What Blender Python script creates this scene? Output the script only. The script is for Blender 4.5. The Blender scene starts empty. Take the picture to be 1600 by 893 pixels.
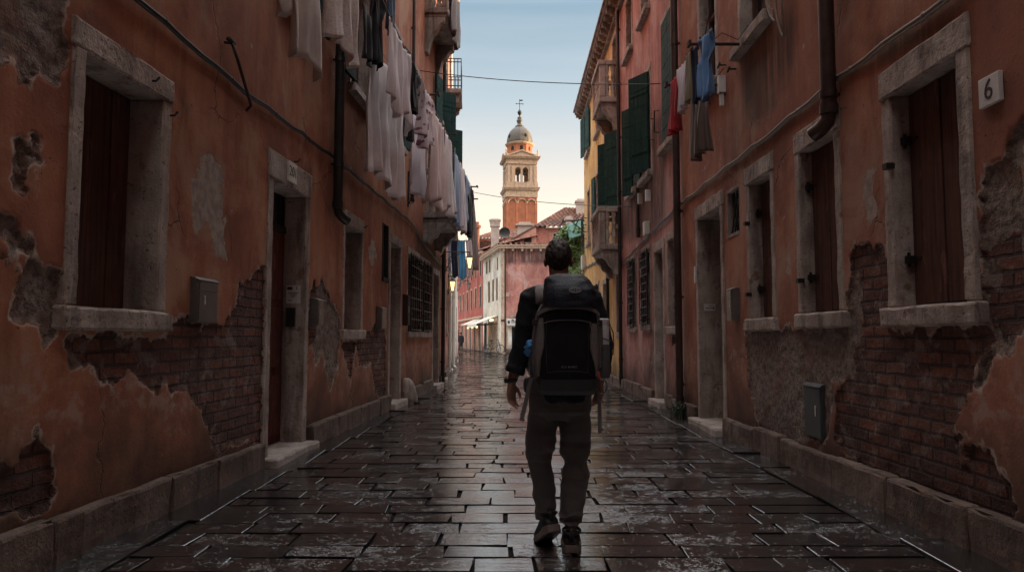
import bpy, bmesh, math, random
from mathutils import Vector, Matrix, noise
random.seed(11)
SC = bpy.context.scene
COL = SC.collection
PI = math.pi
R = math.radians

# ------------------------------------------------------------------ materials
class NT:
    def __init__(s, name):
        s.m = bpy.data.materials.new(name); s.m.use_nodes = True
        s.t = s.m.node_tree; s.b = s.t.nodes['Principled BSDF']
        s.uv = None
    def n(s, typ, ins=None, **props):
        d = s.t.nodes.new(typ)
        for k, v in props.items(): setattr(d, k, v)
        for k, v in (ins or {}).items():
            sock = d.inputs[k]
            if isinstance(v, bpy.types.NodeSocket): s.t.links.new(v, sock)
            else: sock.default_value = v
        return d
    def coord(s, kind='Object'):
        return s.n('ShaderNodeTexCoord').outputs[kind]
    def map(s, v, scale=(1, 1, 1), loc=(0, 0, 0), rot=(0, 0, 0)):
        return s.n('ShaderNodeMapping', {'Vector': v, 'Scale': scale, 'Location': loc, 'Rotation': rot}).outputs[0]
    def noise(s, v, scale, detail=4, rough=.55, dist=0.0, color=False):
        d = s.n('ShaderNodeTexNoise', {'Vector': v, 'Scale': scale, 'Detail': detail, 'Roughness': rough, 'Distortion': dist})
        return d.outputs['Color' if color else 'Fac']
    def math(s, op, a, b=0.0, c=0.0, clamp=False):
        d = s.n('ShaderNodeMath', {0: a, 1: b, 2: c}, operation=op); d.use_clamp = clamp
        return d.outputs[0]
    def mix(s, f, a, b, blend='MIX'):
        d = s.n('ShaderNodeMix', {0: f, 6: a, 7: b}, data_type='RGBA', blend_type=blend)
        return d.outputs[2]
    def step(s, v, lo, hi, a=0.0, b=1.0, smooth=True):
        d = s.n('ShaderNodeMapRange', {'Value': v, 'From Min': lo, 'From Max': hi, 'To Min': a, 'To Max': b})
        d.interpolation_type = 'SMOOTHSTEP' if smooth else 'LINEAR'
        return d.outputs[0]
    def attr(s, name):
        return s.n('ShaderNodeAttribute', attribute_name=name).outputs['Fac']
    def bump(s, h, strength=.5, dist=.01, prev=None):
        ins = {'Height': h, 'Strength': strength, 'Distance': dist}
        if prev is not None: ins['Normal'] = prev
        return s.n('ShaderNodeBump', ins).outputs[0]
    def out(s, color=None, rough=None, normal=None, **kw):
        def put(k, v):
            if isinstance(v, bpy.types.NodeSocket): s.t.links.new(v, s.b.inputs[k])
            else: s.b.inputs[k].default_value = v
        if color is not None: put('Base Color', color)
        if rough is not None: put('Roughness', rough)
        if normal is not None: put('Normal', normal)
        for k, v in kw.items(): put(k.replace('_', ' '), v)
        return s.m

def c4(c): return (c[0], c[1], c[2], 1.0)

def plaster(name, base, alt, pale, brick=True, dirt=.55):
    """lime plaster over brick; the 'brick', 'render', 'flake' and 'stain' mesh attributes say where it has come away"""
    t = NT(name)
    uv = t.coord('UV')
    big = t.noise(uv, .55, 5, .6)
    mid = t.noise(uv, 2.6, 4, .65)
    fine = t.noise(uv, 42, 2, .6)
    streak = t.noise(t.map(uv, (5.0, .28, 1)), 1.0, 5, .6)
    col = t.mix(t.step(big, .36, .62), c4(base), c4(alt))
    blot = t.noise(uv, 1.15, 7, .68, .6)
    col = t.mix(t.step(blot, .47, .64, 0, .85), col, c4([base[0] * .52, base[1] * .50, base[2] * .58]))
    col = t.mix(t.step(blot, .46, .30, 0, .55), col, c4(pale))
    col = t.mix(t.step(streak, .42, .66, 0, .85), col, c4([v * .58 for v in base]))
    col = t.mix(t.step(mid, .50, .72, 0, .5), col, c4(pale))
    col = t.mix(t.step(mid, .46, .24, 0, .45), col, c4([v * .48 for v in alt]))
    grainc = t.noise(uv, 95, 3, .75)
    col = t.mix(t.step(grainc, .40, .72, 0, .6), col, c4([v * .55 for v in base]))
    fade = t.noise(t.map(uv, (.9, .55, 1), (4.1, 2.2, 0)), 1.0, 6, .66, .8)
    col = t.mix(t.step(fade, .50, .64, 0, .55), col, c4([pale[0] * .88, pale[1] * 1.05, pale[2] * 1.12]))
    col = t.mix(t.step(fade, .48, .34, 0, .68), col, c4([base[0] * .45, base[1] * .42, base[2] * .46]))
    spots = t.step(t.noise(uv, 27, 3, .6), .655, .70)
    col = t.mix(t.math('MULTIPLY', spots, t.step(mid, .38, .6)), col, c4((.07, .035, .026)))
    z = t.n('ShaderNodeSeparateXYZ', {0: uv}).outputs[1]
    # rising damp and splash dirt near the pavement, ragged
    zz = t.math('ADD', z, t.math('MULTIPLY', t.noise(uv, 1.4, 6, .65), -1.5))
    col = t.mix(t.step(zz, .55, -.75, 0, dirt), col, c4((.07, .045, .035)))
    # dark run-off under sills and gutters
    st = t.attr('stain')
    stn = t.math('MULTIPLY', st, t.step(t.noise(t.map(uv, (8, .35, 1)), 1, 5, .65), .22, .56))
    col = t.mix(t.math('MULTIPLY', stn, .8), col, c4((.035, .026, .022)))
    # cracks
    vor = t.n('ShaderNodeTexVoronoi', {'Vector': t.map(t.mix(.25, uv, t.noise(uv, 3, 4, .6, color=True)), (1, 1, 1)), 'Scale': .9}, feature='DISTANCE_TO_EDGE').outputs['Distance']
    crack = t.math('MULTIPLY', t.step(vor, .007, .001), t.step(t.noise(uv, .8, 2), .5, .6))
    col = t.mix(t.math('MULTIPLY', crack, .7), col, c4((.05, .03, .025)))
    # thin paint flakes
    flk = t.math('ADD', t.attr('flake'), t.math('MULTIPLY', t.math('SUBTRACT', t.noise(uv, 18, 5, .7), .5), .14))
    chips = t.step(t.math('ADD', t.noise(uv, 5.5, 6, .72), t.math('MULTIPLY', t.noise(uv, .7, 2), .35)), .842, .85)
    mf = t.math('MAXIMUM', t.step(flk, -.006, .006), chips)
    fcol = t.mix(t.step(t.noise(uv, 12, 5), .35, .65), c4((.37, .30, .26)), c4((.25, .19, .165)))
    col = t.mix(mf, col, fcol)
    # coarse grey render under the plaster
    e2 = t.math('MULTIPLY', t.math('SUBTRACT', t.noise(uv, 18, 4, .68), .5), .055)
    rd = t.math('ADD', t.attr('render'), e2)
    mr = t.step(rd, -.006, .006)
    lump = t.noise(uv, 16, 4, .74)
    rcol = t.mix(t.step(lump, .3, .7), c4((.085, .066, .056)), c4((.27, .21, .18)))
    rcol = t.mix(t.step(mid, .5, .62, 0, .6), rcol, c4((.16, .075, .05)))
    # brickwork
    wob = t.mix(.026, uv, t.noise(uv, 7, 3, .6, color=True))
    bt = t.n('ShaderNodeTexBrick', {'Vector': wob, 'Color1': (.23, .085, .055, 1), 'Color2': (.085, .042, .034, 1), 'Mortar': (.055, .040, .034, 1),
             'Scale': 1.0, 'Mortar Size': .013, 'Mortar Smooth': .5, 'Bias': 0.0, 'Brick Width': .275, 'Row Height': .086})
    bn = t.noise(uv, 22, 4, .7)
    bcol = t.mix(t.step(bn, .3, .72, 0, .75), bt.outputs['Color'], c4((.055, .032, .027)))
    bcol = t.mix(t.step(t.noise(uv, 4, 5, .68), .54, .62, 0, .85), bcol, c4((.20, .15, .128)))
    bd = t.math('ADD', t.attr('brick'), t.math('MULTIPLY', t.math('SUBTRACT', t.noise(t.map(uv, (1, 1, 1), (3.3, 1.7, 0)), 17, 4, .66), .5), .055))
    mb = t.step(bd, -.006, .006)
    under = t.mix(mb, rcol, bcol)
    mask = t.math('MAXIMUM', mr, mb)
    # broken lime edge of the plaster coat
    both = t.math('MAXIMUM', rd, bd)
    edge = t.math('MULTIPLY', t.step(both, -.030, -.008), t.step(both, .012, -.004))
    edge = t.math('MULTIPLY', edge, t.step(t.noise(uv, 3.5, 3), .40, .58))
    col = t.mix(mask, col, under)
    col = t.mix(t.math('MULTIPLY', edge, .9), col, c4((.42, .34, .29)))
    salt = t.math('MULTIPLY', t.step(t.math('ABSOLUTE', t.math('ADD', zz, -.12)), .30, .05), t.step(t.noise(uv, 6, 5, .7), .48, .62))
    col = t.mix(t.math('MULTIPLY', salt, t.math('SUBTRACT', .38, t.math('MULTIPLY', mask, .2))), col, c4((.40, .33, .29)))
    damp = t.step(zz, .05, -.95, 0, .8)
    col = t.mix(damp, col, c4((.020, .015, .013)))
    # relief
    h = t.math('MULTIPLY', mask, -.012)
    bh = t.math('MULTIPLY', t.math('SUBTRACT', t.math('MULTIPLY', t.math('SUBTRACT', 1.0, bt.outputs['Fac']), .026), t.math('MULTIPLY', bn, -.026)), mb)
    rh = t.math('MULTIPLY', t.math('MULTIPLY', lump, .035), t.math('SUBTRACT', mask, mb))
    h = t.math('ADD', t.math('ADD', h, bh), rh)
    h = t.math('ADD', h, t.math('MULTIPLY', mf, -.004))
    h = t.math('ADD', h, t.math('MULTIPLY', fine, .0022))
    h = t.math('ADD', h, t.math('MULTIPLY', mid, .006))
    h = t.math('ADD', h, t.math('MULTIPLY', crack, -.008))
    nrm = t.bump(h, .9, 1.0)
    rough = t.step(fine, .2, .8, .82, .97)
    return t.out(col, rough, nrm, Specular_IOR_Level=.25)

def stone(name, a=(.42, .345, .305), b=(.25, .20, .175), dark=(.07, .055, .045), dk=.65):
    t = NT(name); p = t.coord('Object')
    col = t.mix(t.step(t.noise(p, 2.6, 6, .62), .35, .68), c4(a), c4(b))
    col = t.mix(t.step(t.noise(p, 9, 7, .7), .56, .72, 0, .8), col, c4([v * .55 for v in b]))
    pit = t.step(t.noise(p, 40, 4, .62), .60, .70)
    col = t.mix(t.math('MULTIPLY', pit, .85), col, c4(dark))
    col = t.mix(t.step(t.noise(t.map(p, (4, 4, .6)), 1.4, 6, .66), .46, .70, 0, dk), col, c4(dark))
    col = t.mix(t.step(t.noise(p, 5.5, 6, .7), .58, .66, 0, .8), col, c4((.16, .085, .055)))
    h = t.math('ADD', t.math('MULTIPLY', t.noise(p, 12, 4, .68), .022), t.math('MULTIPLY', pit, -.006))
    h = t.math('ADD', h, t.math('MULTIPLY', t.noise(p, 90, 3, .6), .002))
    return t.out(col, .85, t.bump(h, .9, 1.0), Specular_IOR_Level=.3)

def wood(name, a, b, scale=1.0):
    t = NT(name); p = t.coord('Object')
    g = t.noise(t.map(p, (22 * scale, 22 * scale, 1.1 * scale)), 1.0, 6, .62, .4)
    col = t.mix(t.step(g, .3, .72), c4(a), c4(b))
    col = t.mix(t.step(t.noise(p, 3.2, 6, .66), .52, .74, 0, .6), col, c4([v * .5 for v in a]))
    chip = t.step(t.noise(t.map(p, (9, 9, 2.2)), 1.0, 6, .7), .60, .64)
    col = t.mix(t.math('MULTIPLY', chip, .42), col, c4([min(.4, v * 2.0 + .02) for v in a]))
    h = t.math('ADD', t.math('MULTIPLY', g, .006), t.math('MULTIPLY', chip, -.002))
    return t.out(col, t.step(t.noise(p, 8, 4), .3, .7, .7, .92), t.bump(h, .8, 1.0), Specular_IOR_Level=.22)

def simple(name, c, rough=.6, var=.25, scale=8.0, bump=.002, metal=0.0, **kw):
    t = NT(name); p = t.coord('Object')
    nz = t.noise(p, scale, 6, .62)
    col = t.mix(t.step(nz, .32, .7), c4(c), c4([v * (1 - var) for v in c]))
    col = t.mix(t.step(t.noise(p, scale * 4, 5, .68), .56, .74, 0, var), col, c4([v * .55 for v in c]))
    rr = t.step(nz, .3, .7, min(1, rough * 1.12), max(.03, rough * .85))
    return t.out(col, rr, t.bump(t.math('MULTIPLY', t.noise(p, scale * 5, 4, .6), bump), .8, 1.0), Metallic=metal, **kw)

def cloth_mat(name, c, c2=None, pattern=None, trans=.12):
    t = NT(name); p = t.coord('UV')
    nz = t.noise(p, 3, 5, .6)
    col = t.mix(t.step(nz, .3, .7), c4(c), c4([v * .82 for v in c]))
    if pattern == 'stripe':
        w = t.n('ShaderNodeTexWave', {'Vector': p, 'Scale': 5.0, 'Distortion': .4, 'Detail': 2.0}, bands_direction='X').outputs['Fac']
        col = t.mix(t.step(w, .45, .6, 0, .8), col, c4(c2))
    if pattern == 'floral':
        v = t.n('ShaderNodeTexVoronoi', {'Vector': p, 'Scale': 9.0, 'Randomness': 1.0}).outputs['Distance']
        col = t.mix(t.step(v, .36, .28), col, c4(c2))
    if pattern == 'lace':
        v = t.n('ShaderNodeTexVoronoi', {'Vector': p, 'Scale': 34.0, 'Randomness': .6}).outputs['Distance']
        col = t.mix(t.step(v, .5, .3, 0, .55), col, c4(c2))
    wv = t.noise(t.map(p, (160, 160, 1)), 1.0, 2, .5)
    h = t.math('ADD', t.math('MULTIPLY', wv, .0015), t.math('MULTIPLY', t.noise(t.map(p, (7, 1.6, 1)), 1.0, 5, .6), .02))
    return t.out(col, .92, t.bump(h, .7, 1.0), Sheen_Weight=.15, Transmission_Weight=0.0, Subsurface_Weight=0.0, Specular_IOR_Level=.2)

def paving_mat(name):
    t = NT(name); p = t.coord('Object'); rnd = t.attr('slab')
    r2 = t.n('ShaderNodeTexWhiteNoise', {'W': t.math('MULTIPLY', rnd, 91.7)}, noise_dimensions='1D').outputs['Value']
    r3 = t.n('ShaderNodeTexWhiteNoise', {'W': t.math('MULTIPLY', rnd, 37.1)}, noise_dimensions='1D').outputs['Value']
    n1 = t.noise(p, 1.7, 5, .62); n2 = t.noise(p, 13, 6, .7); n3 = t.noise(p, 55, 4, .7)
    col = t.mix(rnd, c4((.011, .011, .0125)), c4((.004, .0045, .0055)))
    col = t.mix(t.step(r2, .66, .76, 0, .9), col, c4((.020, .011, .008)))
    col = t.mix(t.step(n2, .42, .70, 0, .7), col, c4((.022, .019, .017)))
    col = t.mix(t.step(n3, .52, .72, 0, .6), col, c4((.005, .005, .006)))
    # trachyte: chisel marks running across the street, pits, and the places where water stands
    ch = t.noise(t.map(p, (2.5, 30, 5)), 1.0, 5, .74)
    lumps = t.noise(t.map(p, (11, 70, 24)), 1.0, 4, .68)
    wet = t.math('ADD', t.math('ADD', t.math('MULTIPLY', n1, .50), t.math('MULTIPLY', r3, .09)), t.math('ADD', t.math('MULTIPLY', n2, .62), t.math('MULTIPLY', n3, .78)))
    film = t.step(wet, .70, .96)
    film = t.math('MAXIMUM', film, t.math('MULTIPLY', t.step(t.noise(t.map(p, (60, 95, 60)), 1.0, 2, .6), .60, .66), .85))
    edge = t.attr('edge'); film = t.math('MULTIPLY', film, t.math('SUBTRACT', 1.0, edge)); col = t.mix(t.math('MULTIPLY', edge, .7), col, c4((.004, .004, .004)))
    rough = t.math('ADD', t.n('ShaderNodeMix', {0: film, 2: .85, 3: .60}, data_type='FLOAT').outputs[0], t.math('MULTIPLY', n3, .10))
    mid = t.noise(t.map(p, (1.6, 21, 5)), 1.0, 4, .62)
    grit = t.noise(p, 95, 3, .7)
    h = t.math('ADD', t.math('MULTIPLY', ch, .0050), t.math('ADD', t.math('MULTIPLY', lumps, .0030), t.math('MULTIPLY', grit, .0016)))
    swell = t.math('ADD', t.math('MULTIPLY', t.noise(t.map(p, (1.2, 4.0, 1)), 1.0, 2, .5), .0040), t.math('MULTIPLY', mid, .0034))
    hs = t.math('ADD', h, swell)
    hw = t.math('ADD', t.math('MULTIPLY', h, t.step(film, 0, 1, .75, .26, False)), swell)
    t.out(col, rough, t.bump(hs, .9, 1.0), Specular_IOR_Level=.07, Coat_Roughness=.025, Coat_IOR=5.6)
    t.t.links.new(t.math('MULTIPLY', film, 1.0), t.b.inputs['Coat Weight'])
    t.t.links.new(t.bump(hw, .9, 1.0), t.b.inputs['Coat Normal'])
    return t.m

M = {}
def build_materials():
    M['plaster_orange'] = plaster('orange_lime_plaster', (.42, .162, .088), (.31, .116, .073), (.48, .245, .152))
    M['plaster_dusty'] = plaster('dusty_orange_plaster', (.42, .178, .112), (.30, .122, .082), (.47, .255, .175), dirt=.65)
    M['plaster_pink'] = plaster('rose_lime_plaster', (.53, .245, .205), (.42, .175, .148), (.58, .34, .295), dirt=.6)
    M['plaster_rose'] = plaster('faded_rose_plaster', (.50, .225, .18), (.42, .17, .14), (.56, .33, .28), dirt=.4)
    M['plaster_yellow'] = plaster('ochre_lime_plaster', (.68, .40, .13), (.58, .31, .11), (.68, .46, .22), dirt=.4)
    M['plaster_cream'] = plaster('cream_lime_plaster', (.72, .64, .53), (.62, .53, .42), (.74, .68, .6), dirt=.4)
    M['plaster_red'] = plaster('red_lime_plaster', (.46, .10, .075), (.36, .085, .065), (.5, .2, .15), dirt=.4)
    M['plaster_salmon'] = plaster('salmon_lime_plaster', (.52, .22, .16), (.42, .15, .11), (.56, .32, .25), dirt=.3)
    M['stone'] = stone('istrian_stone')
    M['stone_dark'] = stone('weathered_stone', (.33, .28, .25), (.20, .165, .145), (.06, .05, .045), .75)
    M['stone_plinth'] = stone('damp_plinth_stone', (.15, .105, .085), (.085, .06, .05), (.03, .023, .02), .75)
    M['stone_step'] = stone('worn_step_stone', (.40, .35, .32), (.25, .21, .19), (.05, .045, .04), .4)
    M['stone_white'] = stone('white_tower_stone', (.52, .385, .28), (.38, .27, .19), (.13, .09, .065), .45)
    M['wood_brown'] = wood('brown_planks', (.115, .052, .038), (.04, .021, .017))
    M['wood_red'] = wood('red_brown_door', (.13, .035, .026), (.05, .018, .015))
    M['wood_green'] = wood('dark_green_shutter', (.012, .050, .044), (.006, .024, .022))
    M['wood_black'] = wood('blackish_shutter', (.024, .024, .024), (.012, .013, .014))
    M['iron'] = simple('black_iron', (.022, .020, .019), .55, .4, 14, .003, .4)
    M['rust'] = simple('rusty_iron', (.055, .030, .022), .75, .45, 18, .004, .2)
    M['pipe'] = simple('brown_painted_pipe', (.045, .026, .021), .42, .45, 9, .002)
    M['pipe_dark'] = simple('dark_painted_pipe', (.018, .018, .017), .4, .4, 9, .002)
    M['pipe_white'] = simple('pale_plastic_pipe', (.5, .48, .44), .5, .2, 6)
    M['cable'] = simple('black_cable', (.030, .026, .024), .5, .3, 20)
    M['cable_pale'] = simple('grey_cable', (.26, .22, .19), .6, .3, 20)
    M['steel'] = simple('brushed_steel', (.24, .24, .235), .38, .25, 6, .001, .75)
    M['grey_metal'] = simple('grey_painted_cabinet', (.045, .05, .053), .6, .3, 5, .002)
    M['plate'] = simple('white_enamel_plate', (.62, .60, .57), .35, .15, 9)
    M['ink'] = simple('black_lettering', (.012, .012, .012), .5, .1, 9)
    M['paper'] = simple('white_paper', (.55, .53, .50), .8, .12, 9)
    M['dark'] = simple('dark_interior', (.012, .010, .009), .9, .2, 3)
    M['glass'] = simple('dark_window_glass', (.02, .024, .026), .08, .2, 3, 0)
    t = NT('terracotta_tile'); uv = t.coord('UV'); sp = t.n('ShaderNodeSeparateXYZ', {0: uv})
    fu = t.math('FLOOR', t.math('ADD', sp.outputs[0], .25)); fv = t.math('FLOOR', sp.outputs[1])
    rn = t.n('ShaderNodeTexWhiteNoise', {'Vector': t.n('ShaderNodeCombineXYZ', {0: fu, 1: fv}).outputs[0]}, noise_dimensions='2D').outputs['Value']
    col = t.mix(rn, c4((.26, .115, .075)), c4((.11, .06, .048)))
    gr = t.math('ABSOLUTE', t.math('SUBTRACT', t.math('FRACT', sp.outputs[0]), .75))
    col = t.mix(t.step(gr, .22, .08), col, c4((.020, .014, .012)))  # shade in the grooves between tiles put into the colour
    col = t.mix(t.step(t.math('FRACT', sp.outputs[1]), .88, .98, 0, .7), col, c4((.03, .02, .017)))
    M['tile'] = t.out(col, .9)
    M['salmon_plain'] = simple('salmon_plaster', (.55, .27, .20), .9, .3, 1.6, .01)
    M['tower_brick'] = simple('tower_brick', (.42, .15, .075), .9, .35, 1.2, .03)
    M['lead'] = simple('weathered_lead', (.080, .066, .048), .6, .35, .9, .01)
    M['chimney'] = simple('pale_chimney_plaster', (.5, .40, .34), .9, .25, 3, .01)
    M['chimney_brick'] = simple('brick_chimney', (.36, .15, .095), .9, .4, 4, .02)
    M['awning'] = simple('cream_awning_canvas', (.66, .60, .50), .85, .12, 4)
    M['green_canvas'] = simple('teal_green_canvas', (.035, .11, .085), .85, .2, 4)
    for n_, c_, c2, pt in (('cloth_grey', (.52, .45, .41), None, None), ('cloth_lace', (.62, .54, .51), (.38, .32, .30), 'lace'), ('cloth_white', (.76, .68, .68), None, None),
                           ('cloth_stripe', (.78, .71, .72), (.62, .55, .57), 'stripe'), ('cloth_lilac', (.70, .62, .67), None, None), ('cloth_pink', (.74, .58, .56), None, None),
                           ('cloth_black', (.018, .018, .022), None, None), ('cloth_denim', (.05, .085, .14), None, None), ('cloth_navy', (.018, .026, .055), None, None),
                           ('cloth_blue', (.12, .24, .45), None, None), ('cloth_pale_blue', (.30, .40, .56), None, None), ('cloth_red', (.42, .028, .035), None, None),
                           ('cloth_olive', (.27, .22, .14), None, None), ('cloth_brown', (.15, .10, .08), (.09, .06, .05), 'stripe'), ('cloth_floral', (.72, .62, .64), (.22, .08, .14), 'floral'),
                           ('cloth_bright_blue', (.10, .36, .68), None, None), ('cloth_drape', (.22, .19, .18), None, None)):
        M[n_] = cloth_mat(n_, c_, c2, pt)
    M['paving'] = paving_mat('wet_trachyte_paving')
    M['grout'] = simple('dark_wet_joint', (.010, .009, .009), .8, .3, 12, .02, Specular_IOR_Level=.15)
    M['ground'] = simple('dark_ground', (.05, .047, .045), .6, .3, 1.5, .01)
    # leaves
    t = NT('leaf_green'); p = t.coord('Object')
    col = t.mix(t.step(t.noise(p, 4, 4), .35, .65), c4((.14, .23, .055)), c4((.055, .11, .03)))
    t.out(col, .55); M['leaf'] = t.m
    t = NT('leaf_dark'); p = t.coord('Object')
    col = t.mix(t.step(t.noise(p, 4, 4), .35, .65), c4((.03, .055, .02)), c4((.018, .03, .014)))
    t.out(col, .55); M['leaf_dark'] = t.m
    t = NT('lit_lamp_glass'); t.out(c4((.8, .6, .35)), .4, Emission_Color=(1.0, .62, .24, 1), Emission_Strength=.20); M['lamp_on'] = t.m
    t = NT('lit_bulb'); t.out(c4((.8, .6, .35)), .4, Emission_Color=(1.0, .60, .22, 1), Emission_Strength=.28); M['bulb'] = t.m
    M['lamp_off'] = simple('dull_lamp_glass', (.30, .29, .28), .25, .15, 6, 0)
    # person
    M['skin'] = simple('skin', (.30, .165, .115), .5, .12, 30, .0006, Subsurface_Weight=.08)
    M['hair'] = simple('dark_brown_hair', (.022, .014, .011), .5, .5, 60, .004)
    M['shirt'] = simple('dark_navy_shirt', (.007, .0085, .014), .9, .25, 18, .004)
    t = NT('dark_olive_trousers'); p = t.coord('Object')
    col = t.mix(t.step(t.noise(p, 5, 5), .35, .65), c4((.088, .082, .078)), c4((.060, .056, .053)))
    h = t.math('ADD', t.math('MULTIPLY', t.noise(t.map(p, (5, 5, 13), rot=(.2, .5, .3)), 1.0, 5, .6, .6), .020), t.math('MULTIPLY', t.noise(p, 300, 2), .0006))
    M['trousers'] = t.out(col, .85, t.bump(h, .8, 1.0), Sheen_Weight=.1)
    M['shoe'] = simple('black_trainer', (.012, .012, .014), .6, .3, 30, .002)
    M['sole'] = simple('grey_rubber_sole', (.19, .15, .135), .7, .25, 25, .001)
    M['pack_black'] = simple('black_pack_nylon', (.008, .0085, .011), .65, .25, 26, .006, Specular_IOR_Level=.25)
    M['pack_navy'] = simple('navy_pack_lid', (.013, .019, .031), .5, .25, 22, .006, Specular_IOR_Level=.35)
    M['pack_grey'] = simple('grey_pack_panel', (.20, .182, .175), .8, .2, 30, .004)
    M['pack_base'] = simple('dark_grey_pack_base', (.028, .030, .034), .65, .2, 26, .004)
    M['webbing'] = simple('grey_webbing', (.16, .155, .155), .7, .15, 60, .001)
    M['buckle'] = simple('grey_plastic_buckle', (.045, .045, .048), .35, .15, 20, 0)
    M['print'] = simple('pale_grey_print', (.26, .26, .28), .6, .08, 20, 0)
    M['red_cord'] = simple('red_cord', (.36, .035, .022), .7, .2, 30)
    M['mesh_net'] = simple('grey_mesh_pocket', (.075, .078, .082), .7, .3, 80, .003)
    M['bottle'] = simple('translucent_white_bottle', (.58, .59, .62), .4, .08, 9, 0)
    M['bottle_wrap'] = simple('grey_bottle_sleeve', (.085, .09, .095), .6, .15, 20, .002)
    M['blue_cloth'] = simple('blue_nylon', (.035, .20, .48), .5, .25, 24, .006)

# ------------------------------------------------------------------ objects
WORG = {}
def tag(o, label=None, cat=None, group=None, kind=None):
    if label: o['label'] = label
    if cat: o['category'] = cat
    if group: o['group'] = group
    if kind: o['kind'] = kind
    return o
def empty(name, loc, label=None, cat=None, group=None):
    o = bpy.data.objects.new(name, None); COL.objects.link(o); o.location = loc; o.empty_display_size = .2
    WORG[o] = Vector(loc)
    return tag(o, label, cat, group)

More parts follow.
